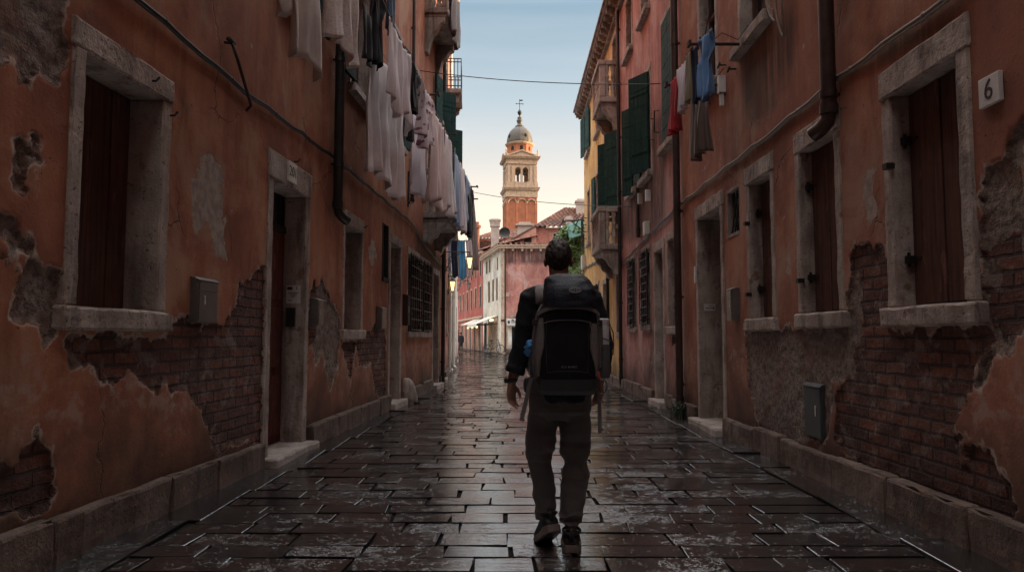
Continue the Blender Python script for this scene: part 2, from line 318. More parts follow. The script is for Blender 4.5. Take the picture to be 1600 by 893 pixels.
class MB:
    """collects shapes in world space and links them as ONE mesh object"""
    def __init__(s):
        s.bm = bmesh.new(); s.uvl = s.bm.loops.layers.uv.new('UVMap')
    def v(s, p): return s.bm.verts.new(p)
    def face(s, pts, uv=None):
        f = s.bm.faces.new([s.v(p) if not isinstance(p, bmesh.types.BMVert) else p for p in pts])
        if uv:
            for l, q in zip(f.loops, uv): l[s.uvl].uv = q
        return f
    def hexa(s, c):      # c[i][j][k] corner order 000,100,110,010,001,101,111,011
        vs = [s.v(p) for p in c]
        for a in ((0, 3, 2, 1), (4, 5, 6, 7), (0, 1, 5, 4), (1, 2, 6, 5), (2, 3, 7, 6), (3, 0, 4, 7)):
            s.bm.faces.new([vs[i] for i in a])
        return vs
    def fbox(s, F, u0, u1, n0, n1, z0, z1):
        return s.hexa([F(u0, n0, z0), F(u1, n0, z0), F(u1, n1, z0), F(u0, n1, z0), F(u0, n0, z1), F(u1, n0, z1), F(u1, n1, z1), F(u0, n1, z1)])
    def rbox(s, F, u0, u1, n0, n1, z0, z1, step=.10, jit=.006, bev=.012):
        """weathered stone block: subdivided faces with worn, chipped edges"""
        def cuts(a, b):
            k = max(1, int(round((b - a) / step))); k = min(k, 24)
            base = [a + (b - a) * i / k for i in range(k + 1)]
            e = min(bev, (b - a) * .3)
            return [a, a + e] + base[1:-1] + [b - e, b]
        us, ns, zs = cuts(u0, u1), [n0, max(n0 + 1e-3, n1 - bev), n1], cuts(z0, z1)
        nu, nn, nz = len(us) - 1, len(ns) - 1, len(zs) - 1
        vs = {}
        seed = Vector((u0 * 3.1, z0 * 5.7, n1 * 9 + 2))
        def get(i, j, k):
            if (i, j, k) in vs: return vs[i, j, k]
            u, n, z = us[i], ns[j], zs[k]
            ex = (i in (0, nu)) + (j == nn) + (k in (0, nz))
            if ex >= 2:          # worn arris
                w = bev * (.35 + .9 * abs(noise.noise(Vector((u * 9, z * 9, n * 9)) + seed)))
                if noise.noise(Vector((u * 3, z * 3, n * 3)) * 1.7 + seed) > .32: w *= 2.4
                if i == 0: u += w * .6
                if i == nu: u -= w * .6
                if j == nn: n -= w * .7
                if k == 0: z += w * .6
                if k == nz: z -= w * .6
            if j == nn: n += jit * noise.noise(Vector((u * 6, z * 6, 3)) + seed)
            u += jit * .5 * noise.noise(Vector((u * 5, z * 5, 7)) + seed); z += jit * .5 * noise.noise(Vector((u * 5, z * 5, 17)) + seed)
            vs[i, j, k] = s.v(F(u, n, z)); return vs[i, j, k]
        for i in range(nu):
            for k in range(nz):
                s.bm.faces.new([get(i, nn, k), get(i + 1, nn, k), get(i + 1, nn, k + 1), get(i, nn, k + 1)])
                s.bm.faces.new([get(i, 0, k), get(i, 0, k + 1), get(i + 1, 0, k + 1), get(i + 1, 0, k)])
        for j in range(nn):
            for k in range(nz):
                s.bm.faces.new([get(0, j, k), get(0, j + 1, k), get(0, j + 1, k + 1), get(0, j, k + 1)])
                s.bm.faces.new([get(nu, j, k), get(nu, j, k + 1), get(nu, j + 1, k + 1), get(nu, j + 1, k)])
            for i in range(nu):
                s.bm.faces.new([get(i, j, 0), get(i + 1, j, 0), get(i + 1, j + 1, 0), get(i, j + 1, 0)])
                s.bm.faces.new([get(i, j, nz), get(i, j + 1, nz), get(i + 1, j + 1, nz), get(i + 1, j, nz)])
    def box(s, x0, x1, y0, y1, z0, z1):
        return s.hexa([(x0, y0, z0), (x1, y0, z0), (x1, y1, z0), (x0, y1, z0), (x0, y0, z1), (x1, y0, z1), (x1, y1, z1), (x0, y1, z1)])
    def tube(s, pts, r, seg=8, ref=None, cap=True, flat=1.0):
        """tube along pts; r is a number, a list, or a list of (ra, rb) with ra along ref"""
        pts = [Vector(p) for p in pts]; n = len(pts); rings = []
        prev = None
        for i, p in enumerate(pts):
            a = pts[max(0, i - 1)]; b = pts[min(n - 1, i + 1)]
            d = (b - a).normalized()
            if prev is None:
                w = Vector(ref) if ref is not None else (Vector((0, 0, 1)) if abs(d.z) < .9 else Vector((1, 0, 0)))
            else: w = prev
            w = (w - d * w.dot(d))
            if w.length < 1e-6: w = d.orthogonal()
            w.normalize(); prev = w
            q = d.cross(w)
            rr = r[i] if isinstance(r, (list, tuple)) else r
            ra, rb = rr if isinstance(rr, (list, tuple)) else (rr, rr * flat)
            rings.append([s.v(p + w * (math.cos(2 * PI * k / seg) * ra) + q * (math.sin(2 * PI * k / seg) * rb)) for k in range(seg)])
        for a, b in zip(rings, rings[1:]):
            for k in range(seg):
                s.bm.faces.new([a[k], a[(k + 1) % seg], b[(k + 1) % seg], b[k]])
        if cap:
            s.bm.faces.new(list(reversed(rings[0]))); s.bm.faces.new(rings[-1])
        return rings
    def lathe(s, prof, cx, cy, seg=16, rot=0.0, ribs=0, ribd=0.0):
        rings = []
        for r, z in prof:
            ring = []
            for k in range(seg):
                a = rot + 2 * PI * k / seg
                rr = r * (1 + ribd * max(0, math.cos(a * ribs)) ** 4) if ribs else r
                ring.append(s.v((cx + rr * math.cos(a), cy + rr * math.sin(a), z)))
            rings.append(ring)
        for a, b in zip(rings, rings[1:]):
            for k in range(seg): s.bm.faces.new([a[k], a[(k + 1) % seg], b[(k + 1) % seg], b[k]])
        s.bm.faces.new(list(reversed(rings[0]))); s.bm.faces.new(rings[-1])
    def loft(s, secs, seg=24, p=1.0):
        """secs: (center, rx, ry) horizontal super-ellipses"""
        rings = []
        for c, rx, ry in secs:
            ring = []
            for k in range(seg):
                a = 2 * PI * k / seg; ca, sa = math.cos(a), math.sin(a)
                ring.append(s.v((c[0] + rx * math.copysign(abs(ca) ** p, ca), c[1] + ry * math.copysign(abs(sa) ** p, sa), c[2])))
            rings.append(ring)
        for a, b in zip(rings, rings[1:]):
            for k in range(seg): s.bm.faces.new([a[k], a[(k + 1) % seg], b[(k + 1) % seg], b[k]])
        s.bm.faces.new(list(reversed(rings[0]))); s.bm.faces.new(rings[-1])
    def ball(s, c, r, seg=12, rings=8, M3=None):
        rx, ry, rz = r if isinstance(r, (list, tuple)) else (r, r, r)
        mat = Matrix.Translation(c) @ (M3.to_4x4() if M3 is not None else Matrix.Identity(4)) @ Matrix.Diagonal((rx, ry, rz, 1))
        bmesh.ops.create_uvsphere(s.bm, u_segments=seg, v_segments=rings, radius=1.0, matrix=mat)
    def prism(s, poly, a, b):
        """poly: list of 2D points; a, b: functions 2D -> 3D for the two ends"""
        A = [s.v(a(*q)) for q in poly]; B = [s.v(b(*q)) for q in poly]; n = len(poly)
        s.bm.faces.new(A); s.bm.faces.new(list(reversed(B)))
        for i in range(n): s.bm.faces.new([A[i], B[i], B[(i + 1) % n], A[(i + 1) % n]])
    def build(s, name, mat, parent=None, smooth=False, bevel=0.0, recalc=True, autosmooth=None):
        bm = s.bm
        if recalc: bmesh.ops.recalc_face_normals(bm, faces=bm.faces)
        if parent is not None: org = WORG[parent]
        else:
            xs = [v.co for v in bm.verts]
            org = Vector(((min(c.x for c in xs) + max(c.x for c in xs)) / 2, (min(c.y for c in xs) + max(c.y for c in xs)) / 2, min(c.z for c in xs)))
        for v in bm.verts: v.co -= org
        me = bpy.data.meshes.new(name); bm.to_mesh(me); bm.free()
        if smooth:
            me.polygons.foreach_set('use_smooth', [True] * len(me.polygons))
            if autosmooth:
                try: me.set_sharp_from_angle(angle=R(autosmooth))
                except Exception: pass
        if isinstance(mat, str): mat = M[mat]
        me.materials.append(mat)
        o = bpy.data.objects.new(name, me); COL.objects.link(o)
        if parent is not None: o.parent = parent; WORG[o] = org.copy()
        else: o.location = org; WORG[o] = org.copy()
        if bevel:
            b = o.modifiers.new('bevel', 'BEVEL'); b.width = bevel; b.segments = 2; b.limit_method = 'ANGLE'
        return o

def one(name, mat, parent, fn, **kw):
    mb = MB(); fn(mb); return mb.build(name, mat, parent, **kw)

def remesh(o, voxel, smooth=4, fn=None):
    m = o.modifiers.new('r', 'REMESH'); m.mode = 'VOXEL'; m.voxel_size = voxel; m.use_smooth_shade = True
    if smooth:
        k = o.modifiers.new('s', 'SMOOTH'); k.factor = .5; k.iterations = smooth
    dg = bpy.context.evaluated_depsgraph_get(); dg.update()
    me = bpy.data.meshes.new_from_object(o.evaluated_get(dg))
    o.modifiers.clear(); old = o.data; mats = [x for x in old.materials]
    o.data = me
    me.materials.clear()
    for x in mats: me.materials.append(x)
    me.polygons.foreach_set('use_smooth', [True] * len(me.polygons))
    if fn:
        nr = [v.normal.copy() for v in me.vertices]
        for v, q in zip(me.vertices, nr): v.co = fn(v.co.copy(), q)
    return o

def text_mesh(name, s, size, F, u, n, z, mat, parent, flip=1, extrude=.002, width=None):
    """lettering laid on a wall frame, centred at (u, z), raised by n"""
    cu = bpy.data.curves.new(name, 'FONT'); cu.body = s; cu.size = size; cu.align_x = 'CENTER'; cu.align_y = 'CENTER'; cu.extrude = extrude; cu.resolution_u = 3
    tmp = bpy.data.objects.new('tmp', cu); COL.objects.link(tmp)
    dg = bpy.context.evaluated_depsgraph_get(); dg.update()
    me = bpy.data.meshes.new_from_object(tmp.evaluated_get(dg))
    bpy.data.objects.remove(tmp)
    k = 1.0
    if width:
        w = max(v.co.x for v in me.vertices) - min(v.co.x for v in me.vertices); k = width / max(w, 1e-6)
    org = WORG[parent]
    for v in me.vertices:
        v.co = Vector(F(u + flip * v.co.x * k, n + v.co.z, z + v.co.y)) - org
    me.name = name; me.materials.clear(); me.materials.append(M[mat])
    o = bpy.data.objects.new(name, me); COL.objects.link(o); o.parent = parent; WORG[o] = org.copy()
    bm = bmesh.new(); bm.from_mesh(me); bmesh.ops.recalc_face_normals(bm, faces=bm.faces); bm.to_mesh(me); bm.free()
    return o

def frame(ox, oy, dx, dy, nx, ny):
    l = math.hypot(nx, ny); nx /= l; ny /= l
    def F(u, n, z): return Vector((ox + dx * u + nx * n, oy + dy * u + ny * n, z))
    return F
# the two street fronts: u is the distance down the street, n stands out from the wall
FL = frame(-2.69, 0, .045, 1, 1, -.045)
FR = frame(2.68, 0, 0, 1, -1, 0)
FL2 = frame(-.7795, 0, -.055, 1, 1, .055)
# ------------------------------------------------------------------ walls and openings
def sdf(poly, x, y):
    inside = False; d2 = 9e9; n = len(poly); j = n - 1
    for i in range(n):
        ax, ay = poly[i]; bx, by = poly[j]
        ex, ey = bx - ax, by - ay
        t = ((x - ax) * ex + (y - ay) * ey) / (ex * ex + ey * ey + 1e-12)
        t = 0 if t < 0 else (1 if t > 1 else t)
        dx, dy = x - ax - ex * t, y - ay - ey * t
        d = dx * dx + dy * dy
        if d < d2: d2 = d
        if (ay > y) != (by > y) and x < (bx - ax) * (y - ay) / (by - ay + 1e-12) + ax: inside = not inside
        j = i
    d = math.sqrt(d2)
    return d if inside else -d

def breaks(a, b, step, marks):
    xs = {round(a, 4), round(b, 4)}
    for m in marks:
        if a < m < b: xs.add(round(m, 4))
    base = sorted(xs); out = []
    for p, q in zip(base, base[1:]):
        x = p
        while x < q - 1e-6:
            out.append(x); s_ = step(x + 1e-4)
            x += s_ if q - x > 1.5 * s_ else q - x
    return out + [base[-1]]

def wall(name, F, mat, parent, u0, u1, z1, holes=(), wear=None, depth=7.0, ustep=lambda u: .3, zstep=lambda z: .3, z0=-.05):
    bm = bmesh.new(); uvl = bm.loops.layers.uv.new('UVMap')
    us = breaks(u0, u1, ustep, [h[0] for h in holes] + [h[1] for h in holes])
    zs = breaks(z0, z1, zstep, [h[2] for h in holes] + [h[3] for h in holes])
    grid = {}; org = WORG[parent]
    def inside(u, z):
        for a, b, c, d in holes:
            if a < u < b and c < z < d: return True
        return False
    def V(i, j):
        if (i, j) not in grid:
            # old walls are never dead flat
            w = .006 * noise.noise(Vector((us[i] * .7, zs[j] * .7, u0))) + .002 * noise.noise(Vector((us[i] * 2.3, zs[j] * 2.3, 5)))
            grid[i, j] = bm.verts.new(F(us[i], w, zs[j]) - org)
        return grid[i, j]
    for i in range(len(us) - 1):
        for j in range(len(zs) - 1):
            if inside((us[i] + us[i + 1]) / 2, (zs[j] + zs[j + 1]) / 2): continue
            f = bm.faces.new([V(i, j), V(i + 1, j), V(i + 1, j + 1), V(i, j + 1)])
            f.smooth = True
            for l, (a, b) in zip(f.loops, ((i, j), (i + 1, j), (i + 1, j + 1), (i, j + 1))): l[uvl].uv = (us[a], zs[b])
    lookup = {}
    def flat(pts, uvs):
        f = bm.faces.new([bm.verts.new(Vector(p) - org) for p in pts])
        for l, q in zip(f.loops, uvs): l[uvl].uv = q
    for u in (u0, u1):
        flat([F(u, 0, z0), F(u, -depth, z0), F(u, -depth, z1), F(u, 0, z1)], [(0, z0), (depth, z0), (depth, z1), (0, z1)])
    flat([F(u0, -depth, z0), F(u1, -depth, z0), F(u1, -depth, z1), F(u0, -depth, z1)], [(u0, z0), (u1, z0), (u1, z1), (u0, z1)])
    flat([F(u0, 0, z1), F(u1, 0, z1), F(u1, -depth, z1), F(u0, -depth, z1)], [(u0, 0), (u1, 0), (u1, depth), (u0, depth)])
    bmesh.ops.recalc_face_normals(bm, faces=bm.faces)
    # front must look into the street
    bm.verts.index_update()
    me = bpy.data.meshes.new(name); bm.to_mesh(me)
    idx = {v.index: k for k, v in grid.items()}; nverts = len(bm.verts); bm.free()
    dep = {}
    for key in ('brick', 'render', 'flake', 'stain'):
        polys = (wear or {}).get(key, [])
        bbs = [(min(p[0] for p in q) - .35, max(p[0] for p in q) + .35, min(p[1] for p in q) - .35, max(p[1] for p in q) + .35, q) for q in polys]
        vals = [(-.35 if key != 'stain' else 0.0)] * nverts
        if bbs:
            for vi, (i, j) in idx.items():
                u, z = us[i], zs[j]; best = -.35
                for a, b, c, d, q in bbs:
                    if a < u < b and c < z < d: best = max(best, sdf(q, u, z))
                if key == 'stain': vals[vi] = max(0.0, min(1.0, (best + .05) / .2))
                else:
                    if best > -.34:
                        if key == 'render': best += .012
                        q3 = Vector((u * 1.0 + (7 if key == 'brick' else 0), z, u0 * .1)); best += .085 * noise.fractal(q3 * 5.5, .75, 2.1, 5)
                    vals[vi] = min(.3, best)
                    if key != 'flake' and best > 0:
                        k_ = max(0.0, min(1.0, (best - .004) / .022)); dep[vi] = max(dep.get(vi, 0), k_)
        at = me.attributes.new(key, 'FLOAT', 'POINT'); at.data.foreach_set('value', vals)
    nv = F(0, 1, 0) - F(0, 0, 0)
    for vi, k_ in dep.items():      # where the coat has fallen off the wall face is really set back
        i, j = idx[vi]
        me.vertices[vi].co -= nv * (k_ * (.022 + .010 * noise.noise(Vector((us[i] * 6, zs[j] * 9, 3)))))
    me.materials.append(M[mat])
    o = bpy.data.objects.new(name, me); COL.objects.link(o); o.parent = parent; WORG[o] = org.copy()
    return o

def surround(F, parent, name, u0, u1, z0, z1, fw, head, depth, proud=.014, stone='stone', side=True):
    mb = MB()
    for a, b in ((u0 - fw, u0), (u1, u1 + fw)):
        mb.rbox(F, a, b, -depth, proud + random.uniform(-.004, .006), z0, z1, step=.09, jit=.009, bev=.013)
    mb.rbox(F, u0 - fw - .012, u1 + fw + .012, -depth, proud + .008, z1, z1 + head, step=.09, jit=.010, bev=.015)
    return mb.build(name, stone, parent)

def planks(mb, F, u0, u1, n0, n1, z0, z1, k, gap=.012):
    w = (u1 - u0) / k
    for i in range(k):
        d = random.uniform(-.004, .004)
        mb.fbox(F, u0 + i * w + gap / 2, u0 + (i + 1) * w - gap / 2, n0, n1 + d, z0 + random.uniform(0, .006), z1)

def window(F, root, u0, u1, z0, z1, fw=.12, head=.18, depth=.24, sill=.14, shut='wood_brown', k=4, near_far=1, stone='stone', hinges=True):
    """stone-framed window with its plank shutters shut"""
    w = surround(F, root, 'window', u0, u1, z0, z1, fw, head, depth, stone=stone)
    if sill:
        one('sill', stone, w, lambda mb: mb.rbox(F, u0 - fw - .035, u1 + fw + .035, -depth + .004, .052, z0 - sill, z0 - .002, step=.09, jit=.013, bev=.018))
    def f(mb):
        planks(mb, F, u0 + .004, u1 - .004, -depth - .03, -depth + .012, z0 + .015, z1 - .004, k)
    sh = one('shutter', shut, w, f, bevel=.004)
    one('backing', 'dark', w, lambda mb: mb.fbox(F, u0 - .05, u1 + .05, -depth - .10, -depth - .04, z0 - .05, z1 + .05))
    if hinges:
        for zz in (z0 + (z1 - z0) * .22, z0 + (z1 - z0) * .78):
            def h(mb):
                ua = u1 - .002
                mb.fbox(F, ua - .11, ua - .01, -depth + .017, -depth + .023, zz - .012, zz + .012)
                mb.fbox(F, ua - .045, ua + .008, -depth + .018, -depth + .075, zz - .026, zz + .026)
                mb.tube([F(ua - .01, -depth + .05, zz - .05), F(ua - .01, -depth + .05, zz + .05)], .012, 8)
            one('hinge', 'iron', w, h)
    return w

def doorway(F, root, u0, u1, z0, z1, fw=.13, head=.24, depth=.33, leaf='wood_red', leaf_top=None, step_h=.11, step_out=.16, stone='stone', panels=3):
    d = surround(F, root, 'door', u0, u1, .05, z1, fw, head, depth, stone=stone)
    lt = leaf_top or z1 - .01
    def f(mb):
        n = -depth + .0
        mb.fbox(F, u0 + .003, u1 - .003, n - .05, n, step_h + .012, lt)
        W = (u1 - u0); H = lt - step_h
        for i in range(panels):
            a = step_h + .1 + i * (H - .12) / panels
            for s in (0, 1):
                ua = u0 + .07 + s * (W - .07) / 2; ub = u0 + (W - .0) / 2 - .035 + s * (W - .07) / 2
                mb.fbox(F, ua, ub, n - .01, n + .018, a, a + (H - .12) / panels - .09)
    lf = one('door_leaf', leaf, d, f, bevel=.006)
    if leaf_top:
        def g(mb):
            mb.fbox(F, u0 + .003, u1 - .003, -depth - .03, -depth + .02, lt, lt + .07)
            mb.fbox(F, u0 + .003, u1 - .003, -depth - .04, -depth - .02, lt + .08, z1)
            for i in range(1, 5):
                ua = u0 + (u1 - u0) * i / 5
                mb.tube([F(ua, -depth - .002, lt + .07), F(ua, -depth - .002, z1)], .008, 6)
        one('transom', 'dark', d, g)
    def kn(mb):
        uk = u0 + .12; zk = 1.05
        mb.fbox(F, uk - .02, uk + .02, -depth + .004, -depth + .012, zk - .09, zk + .09)
        mb.tube([F(uk, -depth + .01, zk), F(uk, -depth + .05, zk), F(uk + .09, -depth + .05, zk)], .009, 8)
    one('handle', 'steel', d, kn)
    one('doorstep', 'stone_step', d, lambda mb: mb.rbox(F, u0 - fw - .01, u1 + fw + .02, -depth - .04, step_out, -.03, step_h, step=.14, jit=.008, bev=.02))
    one('backing', 'dark', d, lambda mb: mb.fbox(F, u0 - .05, u1 + .05, -depth - .12, -depth - .06, 0, z1 + .05))
    return d

def grille_window(F, root, u0, u1, z0, z1, fw=.07, head=.12, sill=.12, stone='stone', cols=5, rows=7, out=.07):
    depth = .2
    w = surround(F, root, 'window', u0, u1, z0, z1, fw, head, depth, stone=stone, proud=.02)
    one('sill', stone, w, lambda mb: mb.rbox(F, u0 - fw - .03, u1 + fw + .03, -depth, .06, z0 - sill, z0 - .002, step=.15, jit=.012, bev=.018))
    one('pane', 'glass', w, lambda mb: mb.fbox(F, u0, u1, -depth - .02, -depth + .006, z0, z1))
    def g(mb):
        for i in range(cols + 1):
            u = u0 + .02 + (u1 - u0 - .04) * i / cols
            mb.tube([F(u, out, z0 + .01), F(u, out, z1 + .02)], .011, 6)
        for j in range(rows + 1):
            z = z0 + .03 + (z1 - z0 - .04) * j / rows
            mb.tube([F(u0 + .0, out + .004, z), F(u1 - .0, out + .004, z)], .010, 6)
        for j in range(rows):
            for i in range(cols):
                uc = u0 + .02 + (u1 - u0 - .04) * (i + .5) / cols; zc = z0 + .03 + (z1 - z0 - .04) * (j + .5) / rows
                r = min((u1 - u0) / cols, (z1 - z0) / rows) * .36
                if (i + j) % 2 == 0 or j in (1, rows - 2):
                    mb.tube([F(uc + r * math.cos(a), out + .002, zc + r * 1.1 * math.sin(a)) for a in [2 * PI * q / 10 for q in range(11)]], .006, 5)
        for u in (u0 + .02, u1 - .02):
            for z in (z0 + .1, z1 - .1): mb.tube([F(u, -.02, z), F(u, out, z)], .011, 6)
    one('grille', 'iron', w, g)
    return w

def shutter_leaf(F, win, uh, w, n0, ang, z0, z1, mat='wood_green', th=.045, k=7):
    """one open leaf hinged at uh; ang = degrees it stands off the wall, opening away down the street"""
    ca, sa = math.cos(R(ang)), math.sin(R(ang))
    def G(a, t, z): return F(uh + a * ca - t * sa, n0 + a * sa + t * ca, z)
    def f(mb):
        h = (z1 - z0) / k
        for i in range(k): mb.fbox(G, 0, w, 0, th, z0 + i * h + .004, z0 + (i + 1) * h - .004)
        mb.fbox(G, .02, w - .02, .005, th - .005, z0, z1)
        for zz in (z0 + .2 * (z1 - z0), z0 + .8 * (z1 - z0)): mb.fbox(G, .01, w * .85, th, th + .01, zz - .02, zz + .02)
    return one('shutter', mat, win, f, bevel=.004)

def upper_window(F, root, u0, u1, z0, z1, stone='stone', fw=.10, head=.14, depth=.18, sill=.13, shut=None, k=7):
    w = surround(F, root, 'window', u0, u1, z0, z1, fw, head, depth, stone=stone)
    one('sill', stone, w, lambda mb: mb.rbox(F, u0 - fw - .05, u1 + fw + .05, -depth, .11, z0 - sill, z0 - .002, step=.15, jit=.012, bev=.018))
    if shut:
        def f(mb):
            h = (z1 - z0) / k; m = (u0 + u1) / 2
            for a, b in ((u0 + .004, m - .004), (m + .004, u1 - .004)):
                for i in range(k): mb.fbox(F, a, b, -.03, .035, z0 + i * h + .004, z0 + (i + 1) * h - .004)
                mb.fbox(F, a, b, -.025, .028, z0 + .002, z1 - .002)
        one('shutter', shut, w, f, bevel=.004)
    def g(mb):
        mb.fbox(F, u0, u1, -depth - .02, -depth + .004, z0, z1)
    one('pane', 'glass', w, g)
    def c(mb):
        m = (u0 + u1) / 2
        for a, b, q, e in ((u0, u0 + .05, z0, z1), (u1 - .05, u1, z0, z1), (m - .04, m + .04, z0, z1)):
            mb.fbox(F, a, b, -depth + .004, -depth + .05, q, e)
        for zz in (z0, z0 + (z1 - z0) * .6, z1 - .06): mb.fbox(F, u0 + .05, u1 - .05, -depth + .004, -depth + .044, zz, zz + .06)
    one('sash', 'wood_brown', w, c)
    return w

def plinth(F, root, spans, h=.24, n=.07, mat='stone_plinth'):
    for a, b in spans:
        mb = MB(); u = a
        while u < b - .02:
            L = min(random.uniform(.75, 1.5), b - u)
            if b - u - L < .3: L = b - u
            hh = h + random.uniform(-.018, .018)
            mb.rbox(F, u + .004, u + L - .004, -.05, n + random.uniform(-.012, .012), -.04, hh, step=.11, jit=.022, bev=.022)
            u += L
        mb.build('plinth', mat, root)

def drainpipe(F, root, u, n, z0, z1, r=.055, bend=True, mat='pipe', foot=1):
    def f(mb):
        pts = [F(u, n, z1), F(u, n, z0 + .12)]
        if bend:
            pts += [F(u - .01 * foot, n + .012, z0 + .06), F(u - .05 * foot, n + .05, z0 + .01), F(u - .11 * foot, n + .10, z0 - .03)]
        else: pts += [F(u, n, z0)]
        mb.tube(pts, r, 14)
        z = z1 - .5
        while z > z0 + .15:
            mb.tube([F(u, n, z - .03), F(u, n, z + .03)], r + .008, 14)
            mb.fbox(F, u - .012, u + .012, -.02, n - r + .01, z - .012, z + .012)
            z -= 1.35
        mb.tube([F(u, n, z0 + .12), F(u, n, z0 + .20)], r + .010, 14)
    return one('drainpipe', mat, root, f, smooth=True, autosmooth=40)

def wall_cable(F, root, pts, r=.012, mat='cable', clips=1.0, sag=.025, name='cable'):
    def f(mb):
        P = []
        for (a, b) in zip(pts, pts[1:]):
            k = max(2, int(abs(b[0] - a[0]) / .25))
            for i in range(k):
                t = i / k
                P.append(F(a[0] + (b[0] - a[0]) * t, .025 + .006 * math.sin(t * 37), a[1] + (b[1] - a[1]) * t - sag * abs(math.sin(PI * (a[0] + (b[0] - a[0]) * t) / clips)) + .008 * noise.noise(Vector((a[0] + t * 9, 1, 3)))))
        P.append(F(pts[-1][0], .025, pts[-1][1]))
        mb.tube(P, r, 7)
        mb.tube([p + Vector((0, 0, -r * 1.6)) for p in P], r * .7, 6)
        for p in P[::4]: mb.ball(p, r * 1.5, 6, 4)
    return one(name, mat, root, f, smooth=True)

def wall_lantern(F, u, z, n, label, lit=False, group='wall lanterns'):
    """square tapered lantern on an iron bracket"""
    root = empty('wall_lamp', F(u, 0, z - .6), label, 'lamp', group)
    def br(mb):
        mb.tube([F(u, .0, z + .12), F(u, n, z + .12)], .016, 8)
        mb.tube([F(u, .02, z - .45), F(u, .10, z - .25), F(u, .12, z - .05), F(u, n * .8, z + .11)], .012, 8)
        for c, q in ((.07, -.38), (.10, -.16)):
            mb.tube([F(u + .07 * math.cos(a) * 0, c + .06 * math.cos(a), z + q + .06 * math.sin(a)) for a in [2 * PI * i / 12 for i in range(13)]], .008, 6)
        mb.fbox(F, u - .03, u + .03, -.02, .02, z - .5, z + .2)
        mb.tube([F(u, n, z + .12), F(u, n, z + .02)], .012, 8)
    one('bracket', 'iron', root, br, smooth=True, autosmooth=40)
    c = F(u, n, 0)
    def gl(mb):
        mb.lathe([(.055, z - .36), (.12, z - .06)], c.x, c.y, 4, PI / 4)
    one('lantern_glass', 'lamp_on' if lit else 'lamp_off', root, gl)
    def cap(mb):
        mb.lathe([(.15, z - .06), (.155, z - .04), (.05, z + .03), (.02, z + .05)], c.x, c.y, 4, PI / 4)
        mb.lathe([(.062, z - .39), (.058, z - .36)], c.x, c.y, 4, PI / 4)
        for k in range(4):
            a = PI / 4 + k * PI / 2
            mb.tube([(c.x + .124 * math.cos(a), c.y + .124 * math.sin(a), z - .055), (c.x + .058 * math.cos(a), c.y + .058 * math.sin(a), z - .36)], .008, 5)
    one('lantern_cap', 'iron', root, cap)
    return root

def balcony_stone(F, root, u0, u1, n, zs, zr, stone='stone', corb=.65):
    """stone balcony: slab on scrolled corbels, balusters and rail"""
    def sl(mb):
        mb.rbox(F, u0, u1, -.05, n, zs - .14, zs, step=.2, jit=.008, bev=.02)
        mb.rbox(F, u0 + .05, u1 - .05, -.05, n - .06, zs - .22, zs - .142, step=.2, jit=.008, bev=.02)
    b = one('balcony', stone, root, sl)
    for uc in (u0 + .18, u1 - .18):
        def cb(mb):
            poly = [(0, 0), (n * .88, 0), (n * .86, -.10), (n * .66, -.17), (n * .55, -.30), (n * .38, -.36), (n * .30, -.5), (.10, -corb), (0, -corb)]
            mb.prism(poly, lambda a, c: F(uc - .13, a - .02, zs - .22 + c), lambda a, c: F(uc + .13, a - .02, zs - .22 + c))
        one('corbel', stone, b, cb, bevel=.015)
    def rl(mb):
        mb.rbox(F, u0 - .02, u1 + .02, n - .16, n + .03, zr - .12, zr, step=.2, jit=.006, bev=.016)
        for uu in (u0, u1 - .14): mb.rbox(F, uu, uu + .14, .0, n - .17, zr - .118, zr - .002, step=.2, jit=.006, bev=.016)
        for uu in (u0, u1 - .14): mb.rbox(F, uu, uu + .14, n - .15, n - .01, zs, zr - .12, step=.3, jit=.006, bev=.016)
    one('handrail', stone, b, rl)
    H = zr - .12 - zs
    prof = [(.055, 0), (.055, .06), (.035, .09), (.062, .26), (.05, .40), (.032, .52), (.055, .60), (.055, .66), (.035, .72), (.058, .90), (.058, 1.0)]
    pos = [(u0 + .14 + (u1 - u0 - .28) * (i + .5) / max(1, int((u1 - u0 - .28) / .21)), n - .08) for i in range(max(1, int((u1 - u0 - .28) / .21)))]
    pos += [(uu, q) for uu in (u0 + .07, u1 - .07) for q in (n * .30, n * .60)]
    for uu, nn in pos:
        def bl(mb):
            c = F(uu, nn, 0); mb.lathe([(r, zs + h * H) for r, h in prof], c.x, c.y, 10)
        one('baluster', stone, b, bl, smooth=True, autosmooth=50)
    return b

def cornice(F, root, u0, u1, z, out=.34, mat='stone_dark'):
    def f(mb):
        mb.fbox(F, u0, u1, -.05, .10, z - .34, z - .22)
        mb.fbox(F, u0, u1, -.05, out, z - .10, z - .02)
        mb.fbox(F, u0, u1, -.05, out + .06, z - .018, z + .05)
        u = u0 + .1
        while u < u1 - .15:
            mb.fbox(F, u, u + .14, .0, out - .04, z - .22, z - .102)
            mb.fbox(F, u + .01, u + .13, .0, out * .6, z - .28, z - .222)
            u += .42
    return one('cornice', mat, root, f)

